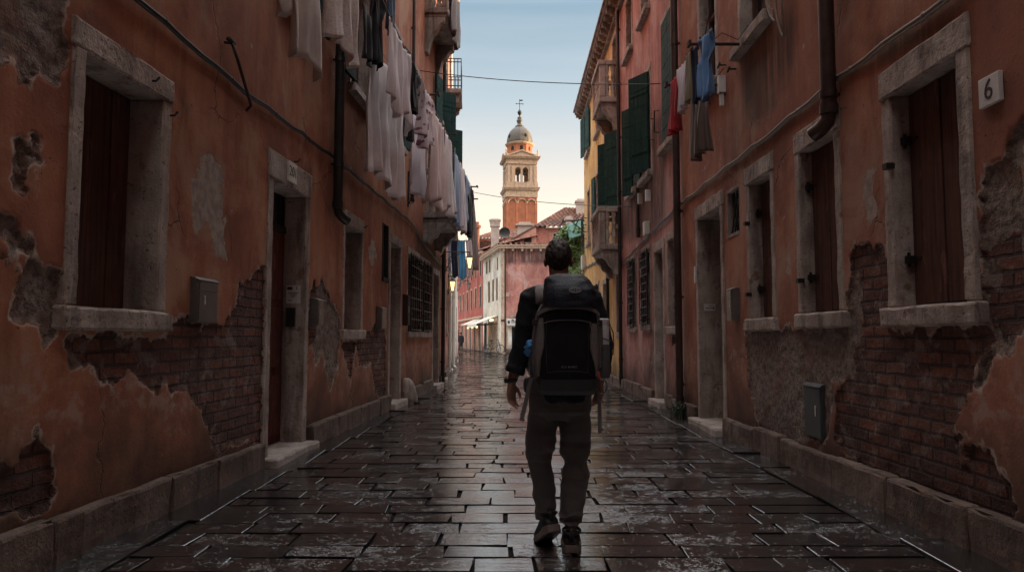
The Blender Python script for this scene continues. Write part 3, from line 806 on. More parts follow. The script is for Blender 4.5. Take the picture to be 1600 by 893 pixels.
def tile_roof(mb, A, B, C, D, pitch=.40, rows=None, amp=.10):
    """barrel-tiled slope: A-B is the eave, D-C the ridge; corrugated and stepped in courses"""
    A, B, C, D = map(Vector, (A, B, C, D))
    L = max((B - A).length, (C - D).length); k = max(2, int(L / pitch)) * 4
    H = ((D - A).length + (C - B).length) / 2; rows = rows or max(2, int(H / .45))
    nrm = (B - A).cross(D - A).normalized()
    if nrm.z < 0: nrm = -nrm
    prev = None
    for j in range(rows):
        for e in (0, 1):
            t = (j + e) / rows; lift = .03 if e == 0 else 0.0
            P0 = A.lerp(D, t); P1 = B.lerp(C, t)
            vv = j + e * .999
            row = [mb.v(P0.lerp(P1, i / k) + nrm * (amp * math.sin(2 * PI * i / 4) + lift + .012 * noise.noise(Vector((i * .7, j * 1.3, 2))))) for i in range(k + 1)]
            if prev is not None:
                for i in range(k):
                    f = mb.bm.faces.new([prev[i], prev[i + 1], row[i + 1], row[i]])
                    for l, q in zip(f.loops, ((i / 4, pv), ((i + 1) / 4, pv), ((i + 1) / 4, vv), (i / 4, vv))): l[mb.uvl].uv = q
            prev = row; pv = vv

def hang_cloth(name, label, P0, P1, drop, mat, cat='laundry', group=None, folds=4, amp=.05, taper=None, hem=.03, nu=None, nv=26, seed=0, fold_over=None, sleeves=False, spread=0.0, sheet=False):
    """a piece of washing pegged between P0 and P1, with real folds and a cloth's thickness"""
    P0, P1 = Vector(P0), Vector(P1); d = P1 - P0; L = d.length; dn = d.normalized()
    nr = Vector((dn.y, -dn.x, 0)).normalized(); rs = random.Random(seed * 7 + 3)
    nu = nu or max(14, int(folds * 8)); ph = rs.uniform(0, 6); fr2 = rs.uniform(1.6, 2.6)
    mb = MB(); rows = []
    for j in range(nv + 1):
        v = j / nv; row = []
        for i in range(nu + 1):
            u = i / nu
            w = taper(v) if taper else 1.0
            uu = .5 + (u - .5) * w * (1 + spread * v)
            bend = 1 - (2 * u - 1) ** 2
            a = amp * (.25 + .85 * v) * (math.sin(2 * PI * folds * u + ph + .5 * math.sin(3 * v + seed)) + .5 * math.sin(2 * PI * folds * fr2 * u + 1.7 * ph + 1.4 * v))
            a += .035 * noise.noise(Vector((u * 3 * L, v * drop * 1.8, seed * 3.1)))
            dd = drop * (1 + hem * math.sin(2 * PI * (u * 1.3 + ph)) + .02 * noise.noise(Vector((u * 14, seed, 1))))
            z = -v * dd - .05 * L * bend * (1 - v)
            p = P0 + d * uu + nr * a + Vector((0, 0, z)) + dn * (.02 * math.sin(5 * v + seed))
            if sleeves and .06 < v < .5 and (u < .16 or u > .84):
                p += nr * .05 * math.sin(v * 7)
            row.append((mb.v(p), (u * L, v * drop)))
        rows.append(row)
    for a, b in zip(rows, rows[1:]):
        for i in range(nu):
            f = mb.bm.faces.new([a[i][0], a[i + 1][0], b[i + 1][0], b[i][0]])
            for l, q in zip(f.loops, (a[i][1], a[i + 1][1], b[i + 1][1], b[i][1])): l[mb.uvl].uv = q
    o = mb.build(name, mat, None, smooth=True)
    s = o.modifiers.new('thick', 'SOLIDIFY'); s.thickness = .006
    tag(o, label, cat, group)
    # pegs belong to the line's washing: two little clips per piece
    root = o
    for q in (P0.lerp(P1, .06), P0.lerp(P1, .94)):
        pg = MB(); pg.box(q.x - .008, q.x + .008, q.y - .008, q.y + .008, q.z - .05, q.z + .03)
        pg.build('clothes_peg', 'wood_brown', o)
    return o
def shirt_taper(v):   # shoulders and sleeves wide, then the body
    return 1.0 if v < .30 else (1.0 - .28 * min(1, (v - .30) / .06))
def trouser_taper(v): return .72 + .10 * v

def line(name, label, pts, r=.006, mat='cable', sag=.06, cat='clothesline', group=None):
    P = []
    for a, b in zip(pts, pts[1:]):
        a, b = Vector(a), Vector(b)
        for i in range(16):
            t = i / 16; P.append(a.lerp(b, t) + Vector((0, 0, -sag * 4 * t * (1 - t))))
    P.append(Vector(pts[-1]))
    o = one(name, mat, None, lambda mb: mb.tube(P, r, 6), smooth=True)
    return tag(o, label, cat, group)

def leaves(mb, c, rad, n, size, rs, dark=False):
    for _ in range(n):
        while True:
            q = Vector((rs.uniform(-1, 1), rs.uniform(-1, 1), rs.uniform(-1, 1)))
            if q.length < 1: break
        q = q * (.55 + .45 * rs.random())
        p = Vector(c) + Vector((q.x * rad[0], q.y * rad[1], q.z * rad[2]))
        a = Vector((rs.gauss(0, 1), rs.gauss(0, 1), rs.gauss(0, .6))).normalized(); b = a.orthogonal().normalized()
        b = (b + a.cross(b) * rs.uniform(-1, 1)).normalized()
        s = size * rs.uniform(.6, 1.3)
        m = a.cross(b) * s * .12
        mb.bm.faces.new([mb.v(p - a * s), mb.v(p + b * s * .45 + m), mb.v(p + a * s), mb.v(p - b * s * .45 + m)])
build_materials()
# ------------------------------------------------------------------ ground
def ground():
    o = one('ground', 'ground', None, lambda mb: mb.face([(-400, -60, -.06), (400, -60, -.06), (400, 900, -.06), (-400, 900, -.06)]))
    tag(o, kind='structure')
    mb = MB(); bm = mb.bm
    lay = bm.faces.layers.float.new('slab'); led = bm.faces.layers.float.new('edge')
    rs = random.Random(5)
    def slab(x0, x1, y0, y1, val, drop=0.0, quad=None):
        g = rs.uniform(.003, .008)
        x0 += g; x1 -= g; y0 += g; y1 -= g
        if x1 - x0 < .05: return
        z = rs.uniform(-.0035, .0035) + drop
        tx, ty = rs.gauss(0, .006), rs.gauss(0, .013); cx, cy = (x0 + x1) / 2, (y0 + y1) / 2
        e = rs.uniform(.003, .007)
        def P(x, y, dz): return (x, y, z + (x - cx) * tx + (y - cy) * ty + dz)
        jt = lambda: rs.uniform(-.013, .013)
        cs = [(x0 + jt(), y0 + jt()), (x1 + jt(), y0 + jt()), (x1 + jt(), y1 + jt()), (x0 + jt(), y1 + jt())]
        sg = [(1, 1), (-1, 1), (-1, -1), (1, -1)]
        top = [bm.verts.new(P(a + e * s[0], b + e * s[1], 0)) for (a, b), s in zip(cs, sg)]
        mid = [bm.verts.new(P(a + e * .35 * s[0], b + e * .35 * s[1], -.0022)) for (a, b), s in zip(cs, sg)]
        low = [bm.verts.new(P(a, b, -.008)) for a, b in cs]
        bot = [bm.verts.new(P(a, b, -.045)) for a, b in cs]
        fs = [bm.faces.new(top)]; dull = [rs.random() < .3 for _ in range(4)]
        for A, B in ((top, mid), (mid, low), (low, bot)):
            for i in range(4):
                f = bm.faces.new([A[i], A[(i + 1) % 4], B[(i + 1) % 4], B[i]]); fs.append(f)
                f[led] = 1.0 if (i % 2 == 0 or dull[i]) else 0.0
        for f in fs: f[lay] = val
    y = -3.0
    while y < 112:
        dpt = rs.uniform(.215, .295)
        if y > 45: dpt *= 1.35
        xl = -2.69 + .045 * min(y, 19) if y < 19.2 else (-.78 - .055 * y)
        xr = 2.68
        if y > 27: xr = 2.68 + (y - 27) * .9
        if y > 42: xl = -.78 - .055 * y - (y - 42) * .25
        xr = min(xr, 13); xl = max(xl, -16)
        edge = .36 if y < 27 else 0
        x = xl + edge + rs.uniform(-.0, .0); first = True
        end = xr - edge
        while x < end - .01:
            w = rs.choice((rs.uniform(.28, .5), rs.uniform(.4, .74)))
            if first: w *= rs.uniform(.4, 1); first = False
            if end - x - w < .3: w = end - x
            slab(x, x + w, y, y + dpt, rs.random())
            x += w
        y += dpt
    # long smooth border slabs along the house fronts
    for side in (0, 1):
        y = -3.0
        while y < 27:
            L = rs.uniform(.8, 1.5); L = min(L, 27 - y)
            if side == 0:
                xl = -2.69 + .045 * (y + L / 2) if y < 19.2 else -.78 - .055 * (y + L / 2)
                slab(xl - .03, xl + .35, y, y + L, rs.uniform(0, .35), .002)
            else: slab(2.33, 2.70, y, y + L, rs.uniform(0, .35), .002)
            y += L
    p = mb.build('street', 'paving', None)
    tag(p, kind='structure')
    g = one('paving_bed', 'grout', None, lambda m: m.face([(-30, -8, -.018), (40, -8, -.018), (40, 130, -.018), (-30, 130, -.018)]))
    tag(g, kind='structure')
ground()

near_u = lambda u: .02 if 3.4 < u < 7 else (.028 if 3 < u < 9.3 else (.06 if 2 < u < 13 else .2))
near_z = lambda z: .02 if z < 3.2 else (.06 if z < 3.6 else .3)
WEAR_L = {
    'brick': [[(4.16, 1.16), (4.36, 1.22), (5.26, 1.22), (5.27, 1.36), (5.61, 1.34), (6.11, 1.33), (6.37, 1.48), (6.43, 1.71), (6.82, 1.86), (7.07, 1.88), (7.11, 0.23), (6.06, 0.30), (5.93, 0.49), (5.59, 0.84), (5.38, 0.77), (5.22, 0.89), (5.08, 0.80), (4.88, 0.98), (4.77, 1.05), (4.60, 0.89), (4.49, 1.03)],
        [(3.2, 0.30), (3.2, 0.60), (3.77, 0.61), (3.93, 0.71), (3.98, 0.70), (4.12, 0.49), (4.05, 0.31), (3.79, 0.33)],
        [(9.79, 1.19), (10.81, 1.21), (12.44, 1.57), (12.52, 0.22), (11.76, 0.36), (11.43, 0.80), (10.84, 0.77), (10.49, 1.06), (10.24, 0.58), (9.99, 0.94)],
        [(8.38, 1.63), (8.58, 1.87), (8.79, 1.65), (8.70, 1.12), (8.41, 1.13)]],
    'render': [[(3.1, 3.2), (4.02, 3.2), (4.03, 2.72), (3.95, 2.62), (3.82, 2.67), (3.73, 2.55), (3.64, 2.58), (3.1, 2.50)],
        [(3.69, 2.20), (3.83, 2.23), (3.82, 2.08), (3.76, 1.95), (3.69, 1.99)],
        [(3.62, 1.80), (3.73, 1.83), (3.81, 1.71), (3.70, 1.63), (3.62, 1.67)],
        [(3.70, 1.55), (3.87, 1.61), (4.06, 1.55), (4.08, 1.30), (3.98, 1.22), (3.89, 1.31), (3.72, 1.34)],
        [(4.15, 1.21), (4.79, 1.21), (4.84, 1.08), (4.70, 1.01), (4.50, 1.01), (4.19, 1.10)],
        [(8.47, 1.71), (8.85, 1.89), (9.24, 1.64), (9.62, 1.53), (9.72, 1.28), (9.57, 0.86), (9.27, 0.60), (8.95, 1.04), (8.71, 0.93), (8.52, 1.20)]],
    'flake': [[(5.83, 2.69), (6.03, 2.61), (6.08, 2.43), (6.16, 1.90), (5.98, 1.88), (5.83, 2.15), (5.72, 2.07), (5.60, 1.98), (5.56, 2.23), (5.59, 2.51)],
        [(11.12, 2.55), (11.44, 2.79), (11.68, 2.51), (11.35, 2.28)],
        [(5.64, 1.75), (5.75, 1.66), (5.73, 1.50), (5.62, 1.60)]],
    'stain': [[(4.20, 3.16), (5.30, 3.09), (5.51, 2.96), (5.42, 2.78), (5.21, 3.10), (4.18, 3.07)],
        [(8.00, 3.17), (8.45, 3.13), (8.52, 2.92), (8.02, 2.89)],
        [(15.24, 3.58), (19.06, 3.33), (19.09, 2.66), (15.27, 2.91)]],
}
WEAR_R = {
    'brick': [[(5.79, 1.06), (5.66, 1.35), (5.71, 1.65), (5.84, 1.84), (5.72, 1.95), (5.37, 1.89), (5.23, 1.78), (5.25, 1.27), (4.20, 1.29), (4.17, 1.16), (4.25, 1.06), (4.51, 0.70), (4.45, 0.48), (4.36, 0.61), (4.24, 0.63), (4.14, 0.57), (4.03, 0.42), (4.04, 0.11), (4.49, 0.12), (5.06, 0.17), (5.79, 0.24), (6.10, 0.32), (6.19, 0.72)],
        [(4.17, 1.68), (4.00, 1.73), (3.82, 1.88), (3.86, 1.18), (4.06, 1.24), (4.17, 1.35)],
        [(12.49, 1.51), (12.04, 1.61), (11.88, 1.29), (12.37, 1.08)]],
    'render': [[(8.50, 1.31), (8.12, 1.39), (6.86, 1.27), (5.91, 1.41), (5.81, 1.76), (5.57, 1.64), (5.51, 1.25), (5.68, 1.13), (5.80, 0.91), (6.18, 0.83), (6.37, 0.33), (6.83, 0.25), (7.95, 0.18), (8.15, 0.36), (8.39, 0.69)],
        [(3.78, 2.38), (3.83, 2.34), (3.95, 2.18), (4.11, 2.18), (4.16, 2.01), (4.21, 1.30), (4.15, 1.16), (4.28, 0.95), (4.07, 1.10), (3.86, 1.31)],
        [(5.07, 1.16), (4.62, 1.15), (4.43, 0.94), (4.30, 1.10), (4.20, 1.25), (4.51, 0.78), (4.70, 0.88)]],
    'flake': [[(5.48, 2.48), (5.38, 2.44), (5.34, 2.14), (5.48, 2.02), (5.55, 2.23)],
        [(7.16, 2.01), (7.03, 2.00), (7.08, 1.82), (7.18, 1.84)],
        [(5.32, 0.66), (5.20, 0.67), (5.23, 0.49)]],
    'stain': [[(8.47, 4.55), (6.80, 4.42), (6.66, 4.11), (6.93, 3.66), (7.76, 3.46), (8.41, 3.65)],
        [(5.56, 3.53), (4.27, 3.23), (4.29, 3.00), (5.19, 3.14)],
        [(18.97, 6.02), (15.14, 5.59), (12.59, 5.20), (12.74, 3.19), (15.31, 3.18), (18.56, 3.60)],
        [(14.02, 1.55), (13.11, 1.75), (13.21, 0.39), (14.78, 0.29)]],
}
# ------------------------------------------------------------------ orange house on the left
def house_left():
    h = empty('orange_house', FL(6, 0, 0), 'orange plastered house with peeling brick patches along the left, hung with white washing', 'house', 'houses lining the street')
    holes = [(4.2, 5.08, 1.40, 2.89), (7.2, 8.2, -.05, 2.79), (9.83, 10.72, 1.33, 2.75), (12.14, 12.50, 2.22, 3.12), (12.75, 13.6, -.05, 2.88),
             (14.35, 15.62, 1.34, 2.86), (15.88, 17.0, 1.34, 2.86), (17.6, 18.5, -.05, 2.76),
             (7.35, 8.2, 4.75, 6.5), (10.0, 10.9, 4.72, 6.5), (12.65, 13.5, 4.75, 6.72), (14.75, 15.55, 4.75, 6.75), (16.6, 17.6, 4.05, 6.2), (16.7, 17.6, 8.75, 10.8), (17.9, 18.6, 6.75, 8.2)]
    wall('wall', FL, 'plaster_orange', h, -7, 19.1, 15.0, holes, WEAR_L, 8, near_u, near_z)  # unseen top and eaves raised to shade the near street
    plinth(FL, h, [(-2, 7.04), (8.36, 12.6), (13.76, 17.45), (18.65, 19.1)])
    window(FL, h, 4.2, 5.08, 1.40, 2.89, .115, .17, .24, k=4, hinges=False)
    doorway(FL, h, 7.2, 8.2, .06, 2.79, .14, .28, .235, 'wood_red', 2.38, .075, .16)
    window(FL, h, 9.83, 10.72, 1.33, 2.75, .10, .19, .26, k=3, hinges=False)
    one('vent', 'dark', h, lambda mb: (mb.fbox(FL, 12.1, 12.54, -.20, -.14, 2.18, 3.16), [mb.fbox(FL, a, a + .05, -.139, .012, 2.22, 3.12) for a in (12.09, 12.50)], mb.fbox(FL, 12.09, 12.55, -.139, .03, 2.15, 2.22)))
    doorway(FL, h, 12.75, 13.6, .05, 2.88, .13, .16, .34, 'wood_brown', None, .10, .15)
    grille_window(FL, h, 14.35, 15.62, 1.34, 2.86, .08, .14)
    grille_window(FL, h, 15.88, 17.0, 1.34, 2.86, .08, .12)
    doorway(FL, h, 17.6, 18.5, .05, 2.76, .12, .14, .3, 'wood_brown', None, .10, .14)
    w = upper_window(FL, h, 7.35, 8.2, 4.75, 6.5, fw=.10)
    shutter_leaf(FL, w, 8.24, .45, .03, 4, 4.8, 6.5)
    w = upper_window(FL, h, 10.0, 10.9, 4.72, 6.5, fw=.10)
    shutter_leaf(FL, w, 10.93, .46, .03, 5, 4.74, 6.5, 'wood_black'); shutter_leaf(FL, w, 9.5, .46, .03, 3, 4.74, 6.5, 'wood_black')
    w = upper_window(FL, h, 12.65, 13.5, 4.75, 6.72); shutter_leaf(FL, w, 13.52, .44, .03, 6, 4.78, 6.7)
    upper_window(FL, h, 14.75, 15.55, 4.75, 6.75)
    w = upper_window(FL, h, 17.9, 18.6, 6.75, 8.2); shutter_leaf(FL, w, 18.62, .42, .04, 48, 5.75, 7.55); shutter_leaf(FL, w, 17.45, .44, .04, 12, 6.0, 7.6)
    upper_window(FL, h, 16.6, 17.6, 4.05, 6.2, sill=0.1)
    upper_window(FL, h, 16.7, 17.6, 8.75, 10.8, sill=.1)
    balcony_stone(FL, h, 16.05, 18.15, .60, 3.98, 4.95, 'stone_dark', .42)
    balcony_stone(FL, h, 16.05, 18.0, .54, 8.62, 9.55, 'stone_dark', .8)
    drainpipe(FL, h, 9.16, .09, 2.72, 12.0, .062, True, 'pipe_dark', -1)
    drainpipe(FL, h, 14.47, .06, 3.9, 12.0, .035, False, 'pipe')
    drainpipe(FL, h, 18.85, .08, .1, 11.9, .05, False, 'pipe_dark')
    wall_cable(FL, h, [(2.0, 3.44), (4.76, 3.45), (6.43, 3.43), (9.21, 3.51), (14.5, 3.53), (15.2, 3.46), (16.2, 3.28), (19.0, 3.05)], .014)
    # iron bracket sticking out by the cable
    one('bracket', 'rust', h, lambda mb: (mb.tube([FL(6.04, -.02, 3.70), FL(6.05, .06, 3.69), FL(6.08, .10, 3.55), FL(6.40, .09, 3.27), FL(6.45, .03, 3.24)], .014, 8), mb.tube([FL(6.0, .05, 3.71), FL(6.1, .05, 3.71)], .022, 8)), smooth=True)
    # little iron hooks and nails on the frames
    for u, z in ((5.16, 2.80), (4.9, 2.96), (10.78, 2.84), (7.78, 3.10)):
        one('hook', 'iron', h, lambda mb: mb.tube([FL(u, .0, z), FL(u, .05, z), FL(u + .02, .06, z + .03)], .008, 6))
    # poles that carry the washing lines
    for u, z, n in ((8.35, 5.26, .9), (14.3, 5.22, .95), (19.0, 5.14, .95), (5.3, 5.30, .75), (12.0, 5.24, .95)):
        def pole(mb):
            mb.tube([FL(u, -.05, z - .02), FL(u, n, z)], .018, 8); mb.tube([FL(u, -.02, z - .32), FL(u, n * .55, z - .02)], .010, 6)
            mb.fbox(FL, u - .11, u + .11, n - .04, n, z - .012, z + .014)
        one('line_bracket', 'rust', h, pole)
    cornice(FL, h, -7, 19.1, 15.0, .7)
    one('notice', 'paper', h, lambda mb: mb.hexa([FL(8.196, -.20, 1.60), FL(8.196, -.04, 1.60), FL(8.199, -.04, 1.60), FL(8.199, -.20, 1.60), FL(8.196, -.20, 1.80), FL(8.196, -.04, 1.80), FL(8.199, -.04, 1.80), FL(8.199, -.20, 1.80)]))
    def nt(mb):
        for a, b, c, d in ((-.19, -.13, 1.75, 1.785), (-.085, -.075, 1.755, 1.785), (-.18, -.06, 1.715, 1.722), (-.16, -.08, 1.695, 1.702), (-.14, -.10, 1.672, 1.680), (-.18, -.13, 1.63, 1.637)):
            mb.fbox(FL, 8.192, 8.1955, a, b, c, d)
    one('printing', 'ink', h, nt)
    def ib(mb):
        mb.fbox(FL, 8.165, 8.199, -.19, -.09, 1.34, 1.55)
        mb.fbox(FL, 8.158, 8.164, -.175, -.105, 1.46, 1.53)
    one('intercom', 'pipe_dark', h, ib, bevel=.004)
    return h
HL = house_left()

def wall_box(F, u0, u1, z0, z1, d, label, mat='steel', name='letterbox', group='letterboxes', flap=True):
    r = empty(name, F((u0 + u1) / 2, 0, z0), label, 'letterbox' if name == 'letterbox' else 'cabinet', group)
    def b(mb):
        mb.fbox(F, u0, u1, -.03, d, z0, z1 - .02)
        mb.prism([(-.03, z1 - .02), (d + .012, z1 - .02), (d + .012, z1 - .008), (d * .6, z1 + .012), (-.03, z1 + .02)], lambda a, c: F(u0 - .008, a, c), lambda a, c: F(u1 + .008, a, c))
    one('casing', mat, r, b, bevel=.004)
    H = z1 - z0
    def f(mb):
        mb.fbox(F, u0 + .012, u1 - .012, d + .0015, d + .007, z0 + .015, z1 - .10 if flap else z1 - .03)
        if flap: mb.fbox(F, u0 + .012, u1 - .012, d + .0015, d + .010, z1 - .09, z1 - .03)
    one('flap', mat, r, f, bevel=.002)
    uu = u0 + (u1 - u0) * .28
    one('lock', 'plate', r, lambda mb: (mb.fbox(F, uu, uu + .012, d + .0075, d + .012, z0 + H * .42, z0 + H * .62), mb.fbox(F, uu - .012, uu + .002, d + .0075, d + .012, z0 + H * .60, z0 + H * .62)))
    return r
wall_box(FL, 5.57, 5.90, 1.335, 1.67, .06, 'dark steel meter box beside the nearest shuttered window on the left', 'steel', 'meter_box', None)
wall_box(FL, 8.46, 8.66, 1.36, 1.66, .08, 'narrow grey letterbox just past the red door on the left wall', 'steel')
wall_box(FL, 11.72, 12.05, 1.36, 1.70, .09, 'steel letterbox between the small shuttered window and the far doorway on the left', 'steel')
wall_box(FL, 13.88, 14.1, 1.45, 2.02, .10, 'tall brown letterbox between the left doorway and the barred windows', 'rust')

def number_plate(F, u, z, w, h, s, size, label, n=.0, flip=1, name='house_number'):
    r = empty(name, F(u, 0, z - h / 2), label, 'sign', 'house number plates')
    one('plate', 'plate', r, lambda mb: mb.fbox(F, u - w / 2, u + w / 2, n - .012, n + .014, z - h / 2, z + h / 2), bevel=.003)
    text_mesh('lettering', s, size, F, u, n + .0155, z, 'ink', r, flip, .001)
    return r
number_plate(FL, 7.63, 2.945, .24, .21, '201', .155, 'small white number plate reading 201 on the stone lintel over the red door', .036, 1)
number_plate(FR, 4.005, 2.59, .175, .165, '6', .165, 'square white plate reading 6 on the right wall beside the nearest shuttered window', .018, -1)
# a worn guard stone stands by the far doorway
def gs(mb):
    c = FL(13.95, .13, 0); mb.loft([((c.x, c.y, -.05), .17, .17), ((c.x, c.y, .12), .16, .16), ((c.x - .02, c.y, .30), .13, .13), ((c.x - .04, c.y, .42), .09, .09), ((c.x - .05, c.y, .46), .04, .04)], 14)
tag(one('guard_stone', 'stone', None, gs, smooth=True), 'worn pale guard stone on the pavement at the foot of the left wall', 'guard stone')
wall_lantern(FL, 14.3, 4.28, .36, 'unlit iron wall lantern beneath the washing on the orange left wall')

# ------------------------------------------------------------------ houses on the right
def house_right():
    h = empty('orange_house', FR(6, 0, 0), 'orange plastered house with bare brick low down along the right, number 6 on it', 'house', 'houses lining the street')
    holes = [(4.33, 5.10, 1.43, 2.92), (6.02, 6.74, 1.44, 2.93), (7.55, 8.22, 1.43, 2.94), (8.6, 9.07, 2.48, 3.0), (9.36, 10.5, -.05, 2.9), (7.5, 8.36, 4.6, 6.4), (9.42, 10.22, 4.6, 6.4)]
    wall('wall', FR, 'plaster_dusty', h, -7, 11.5, 17.0, holes, WEAR_R, 8, near_u, near_z)  # upper wall and eaves, out of view, raised to darken the near street
    plinth(FR, h, [(-2, 9.2), (10.66, 11.5)])
    window(FR, h, 4.33, 5.10, 1.43, 2.92, .13, .21, .13, k=2)
    window(FR, h, 6.02, 6.74, 1.44, 2.93, .11, .2, .11, k=2)
    window(FR, h, 7.55, 8.22, 1.43, 2.94, .11, .2, .14, k=2)
    w = one('vent', 'dark', h, lambda mb: mb.fbox(FR, 8.55, 9.12, -.20, -.14, 2.44, 3.04))
    one('grille', 'iron', w, lambda mb: [mb.tube([FR(8.6 + a, -.06, 2.48), FR(8.6 + min(.47, a + .26), -.06, 2.48 + .52)], .009, 6) for a in (0, .12, .24)] + [mb.tube([FR(9.07 - a, -.05, 2.48), FR(9.07 - min(.47, a + .26), -.05, 3.0)], .009, 6) for a in (0, .12, .24)])
    one('reveal', 'stone_dark', w, lambda mb: (mb.fbox(FR, 8.56, 8.6, -.139, .0, 2.44, 3.04), mb.fbox(FR, 9.07, 9.11, -.139, .0, 2.44, 3.04), mb.fbox(FR, 8.6, 9.07, -.139, .004, 2.44, 2.48), mb.fbox(FR, 8.6, 9.07, -.139, .0, 3.0, 3.04)))
    doorway(FR, h, 9.36, 10.5, .06, 2.9, .12, .2, .32, 'wood_brown', None, .09, .16)
    upper_window(FR, h, 7.5, 8.36, 4.6, 6.4, fw=.1); upper_window(FR, h, 9.42, 10.22, 4.6, 6.4, fw=.1)
    drainpipe(FR, h, 5.90, .09, 2.92, 11.8, .062, True, 'pipe', -1)
    drainpipe(FR, h, 11.45, .09, .12, 11.8, .058, False, 'pipe')
    wall_cable(FR, h, [(2.6, 3.30), (4.61, 3.31), (5.91, 3.35), (7.5, 3.33), (9.5, 3.34), (11.5, 3.33)], .016, 'cable_pale')
    # loops of cable by the upper sill
    def loops(mb):
        for (u, z, w_, d_) in ((7.2, 4.95, .16, .55), (7.0, 4.9, .10, .75), (6.75, 5.05, .22, .5)):
            mb.tube([FR(u - w_ * math.cos(a), .05 + .02 * math.sin(a * 3), z - d_ * abs(math.sin(a))) for a in [PI * i / 16 for i in range(17)]], .011, 6)
    one('cable_loops', 'cable_pale', h, loops, smooth=True)
    def rod(u, z, n):
        def f(mb):
            mb.tube([FR(u, -.05, z), FR(u, n, z)], .02, 8); mb.fbox(FR, u - .05, u + .05, n - .02, n + .012, z - .028, z + .03)
            mb.tube([FR(u, .0, z + .22), FR(u, .12, z + .05), FR(u, .3, z + .13), FR(u, .42, z + .03)], .006, 6)
        one('line_bracket', 'rust', h, f)
    rod(8.12, 4.53, .68); rod(9.1, 4.40, .74); rod(6.6, 4.60, .5)
    for u, z in ((8.6, 4.42), (9.0, 4.62)):
        one('hook', 'iron', h, lambda mb: (mb.tube([FR(u, -.02, z), FR(u, .1, z)], .012, 6), mb.tube([FR(u - .04, .09, z + .01), FR(u + .05, .09, z - .02)], .014, 6)))
    one('lamp_socket', 'plate', h, lambda mb: (mb.fbox(FR, 9.02, 9.1, .0, .09, 4.28, 4.5), mb.fbox(FR, 9.04, 9.08, .02, .07, 4.12, 4.275)), bevel=.006)
    cornice(FR, h, -7, 11.5, 17.0, .8)
    one('doorbell', 'plate', h, lambda mb: mb.fbox(FR, 10.51, 10.57, .03, .058, 2.0, 2.24), bevel=.006)
    sg = one('notice', 'paper', h, lambda mb: mb.fbox(FR, 10.494, 10.499, -.22, -.06, 1.60, 1.70))
    one('printing', 'ink', sg, lambda mb: (mb.fbox(FR, 10.490, 10.493, -.20, -.08, 1.635, 1.645), mb.fbox(FR, 10.490, 10.493, -.205, -.19, 1.625, 1.655), mb.fbox(FR, 10.490, 10.493, -.19, -.12, 1.67, 1.677)))
    for u, z in ((5.13, 2.42), (6.77, 1.74), (8.26, 2.5), (8.26, 1.7)):
        one('hook', 'iron', h, lambda mb: mb.fbox(FR, u - .05, u + .01, .0, .06, z - .02, z + .02))
    return h
HR = house_right()
wall_box(FR, 8.66, 8.86, 1.42, 1.80, .09, 'slim steel letterbox between the doorway and shuttered window on the right wall', 'steel')
wall_box(FR, 6.40, 6.77,   .34, .80, .014, 'grey metal utility cabinet door low in the crumbling right wall', 'grey_metal', 'utility_cabinet', None, False)

def house_pink():
    h = empty('pink_house', FR(14.5, 0, 0), 'rose pink plastered house with dark green shutters on the right of the street', 'house', 'houses lining the street')
    holes = [(11.86, 12.55, 1.41, 2.86), (12.98, 13.72, -.05, 2.8), (14.16, 15.06, 1.47, 2.93), (15.82, 16.64, 1.45, 2.92), (11.75, 12.75, 4.55, 6.75), (13.95, 14.85, 4.42, 6.4), (15.7, 16.5, 4.45, 6.3),
             (11.9, 12.8, 8.0, 9.2), (14.0, 14.8, 7.7, 9.0), (16.0, 16.8, 7.7, 9.0)]
    wall('wall', FR, 'plaster_pink', h, 11.504, 17.9, 9.6, holes, WEAR_R, 8, lambda u: .16, lambda z: .12 if z < 3.4 else .3)
    plinth(FR, h, [(11.55, 12.84), (13.88, 17.88)])
    window(FR, h, 11.86, 12.55, 1.41, 2.86, .10, .14, .16, k=2)
    doorway(FR, h, 12.98, 13.72, .06, 2.8, .12, .18, .3, 'wood_brown', None, .10, .14)
    grille_window(FR, h, 14.16, 15.06, 1.47, 2.93, .06, .10, .12, 'stone_dark', 4, 9); grille_window(FR, h, 15.82, 16.64, 1.45, 2.92, .06, .10, .12, 'stone_dark', 4, 9)
    upper_window(FR, h, 11.75, 12.75, 4.55, 6.75, shut='wood_green', k=8)
    w = upper_window(FR, h, 13.95, 14.85, 4.42, 6.4); shutter_leaf(FR, w, 13.95, .56, .03, 31, 4.42, 6.36, k=6); shutter_leaf(FR, w, 14.87, .46, .03, 4, 4.42, 6.36, k=6)
    w = upper_window(FR, h, 15.7, 16.5, 4.45, 6.3); shutter_leaf(FR, w, 15.68, .36, .06, 26, 4.30, 6.2, k=6)
    upper_window(FR, h, 11.9, 12.8, 8.0, 9.2); upper_window(FR, h, 14.0, 14.8, 7.7, 9.0); upper_window(FR, h, 16.0, 16.8, 7.7, 9.0)
    wall_cable(FR, h, [(11.55, 3.33), (13.5, 3.25), (16, 3.12), (17.85, 3.02)], .014, 'cable')
    drainpipe(FR, h, 15.25, .05, 3.3, 4.7, .04, False, 'pipe'); drainpipe(FR, h, 17.72, .07, .1, 9.3, .045, False, 'pipe_dark')
    for u, z in ((14.9, 3.95), (14.05, 3.85)): one('lamp_socket', 'plate', h, lambda mb: mb.fbox(FR, u, u + .06, .0, .1, z, z + .22), bevel=.005)
    one('junction_box', 'pipe_white', h, lambda mb: mb.fbox(FR, 14.2, 14.42, .0, .1, 3.22, 3.48), bevel=.006)
    for u in (13.2, 13.7): one('hook', 'iron', h, lambda mb: (mb.tube([FR(u, .0, 5.35), FR(u, .08, 5.35), FR(u, .08, 4.95), FR(u, .0, 4.95)], .012, 6)))
    cornice(FR, h, 11.504, 17.9, 9.6)
    return h
HP = house_pink()

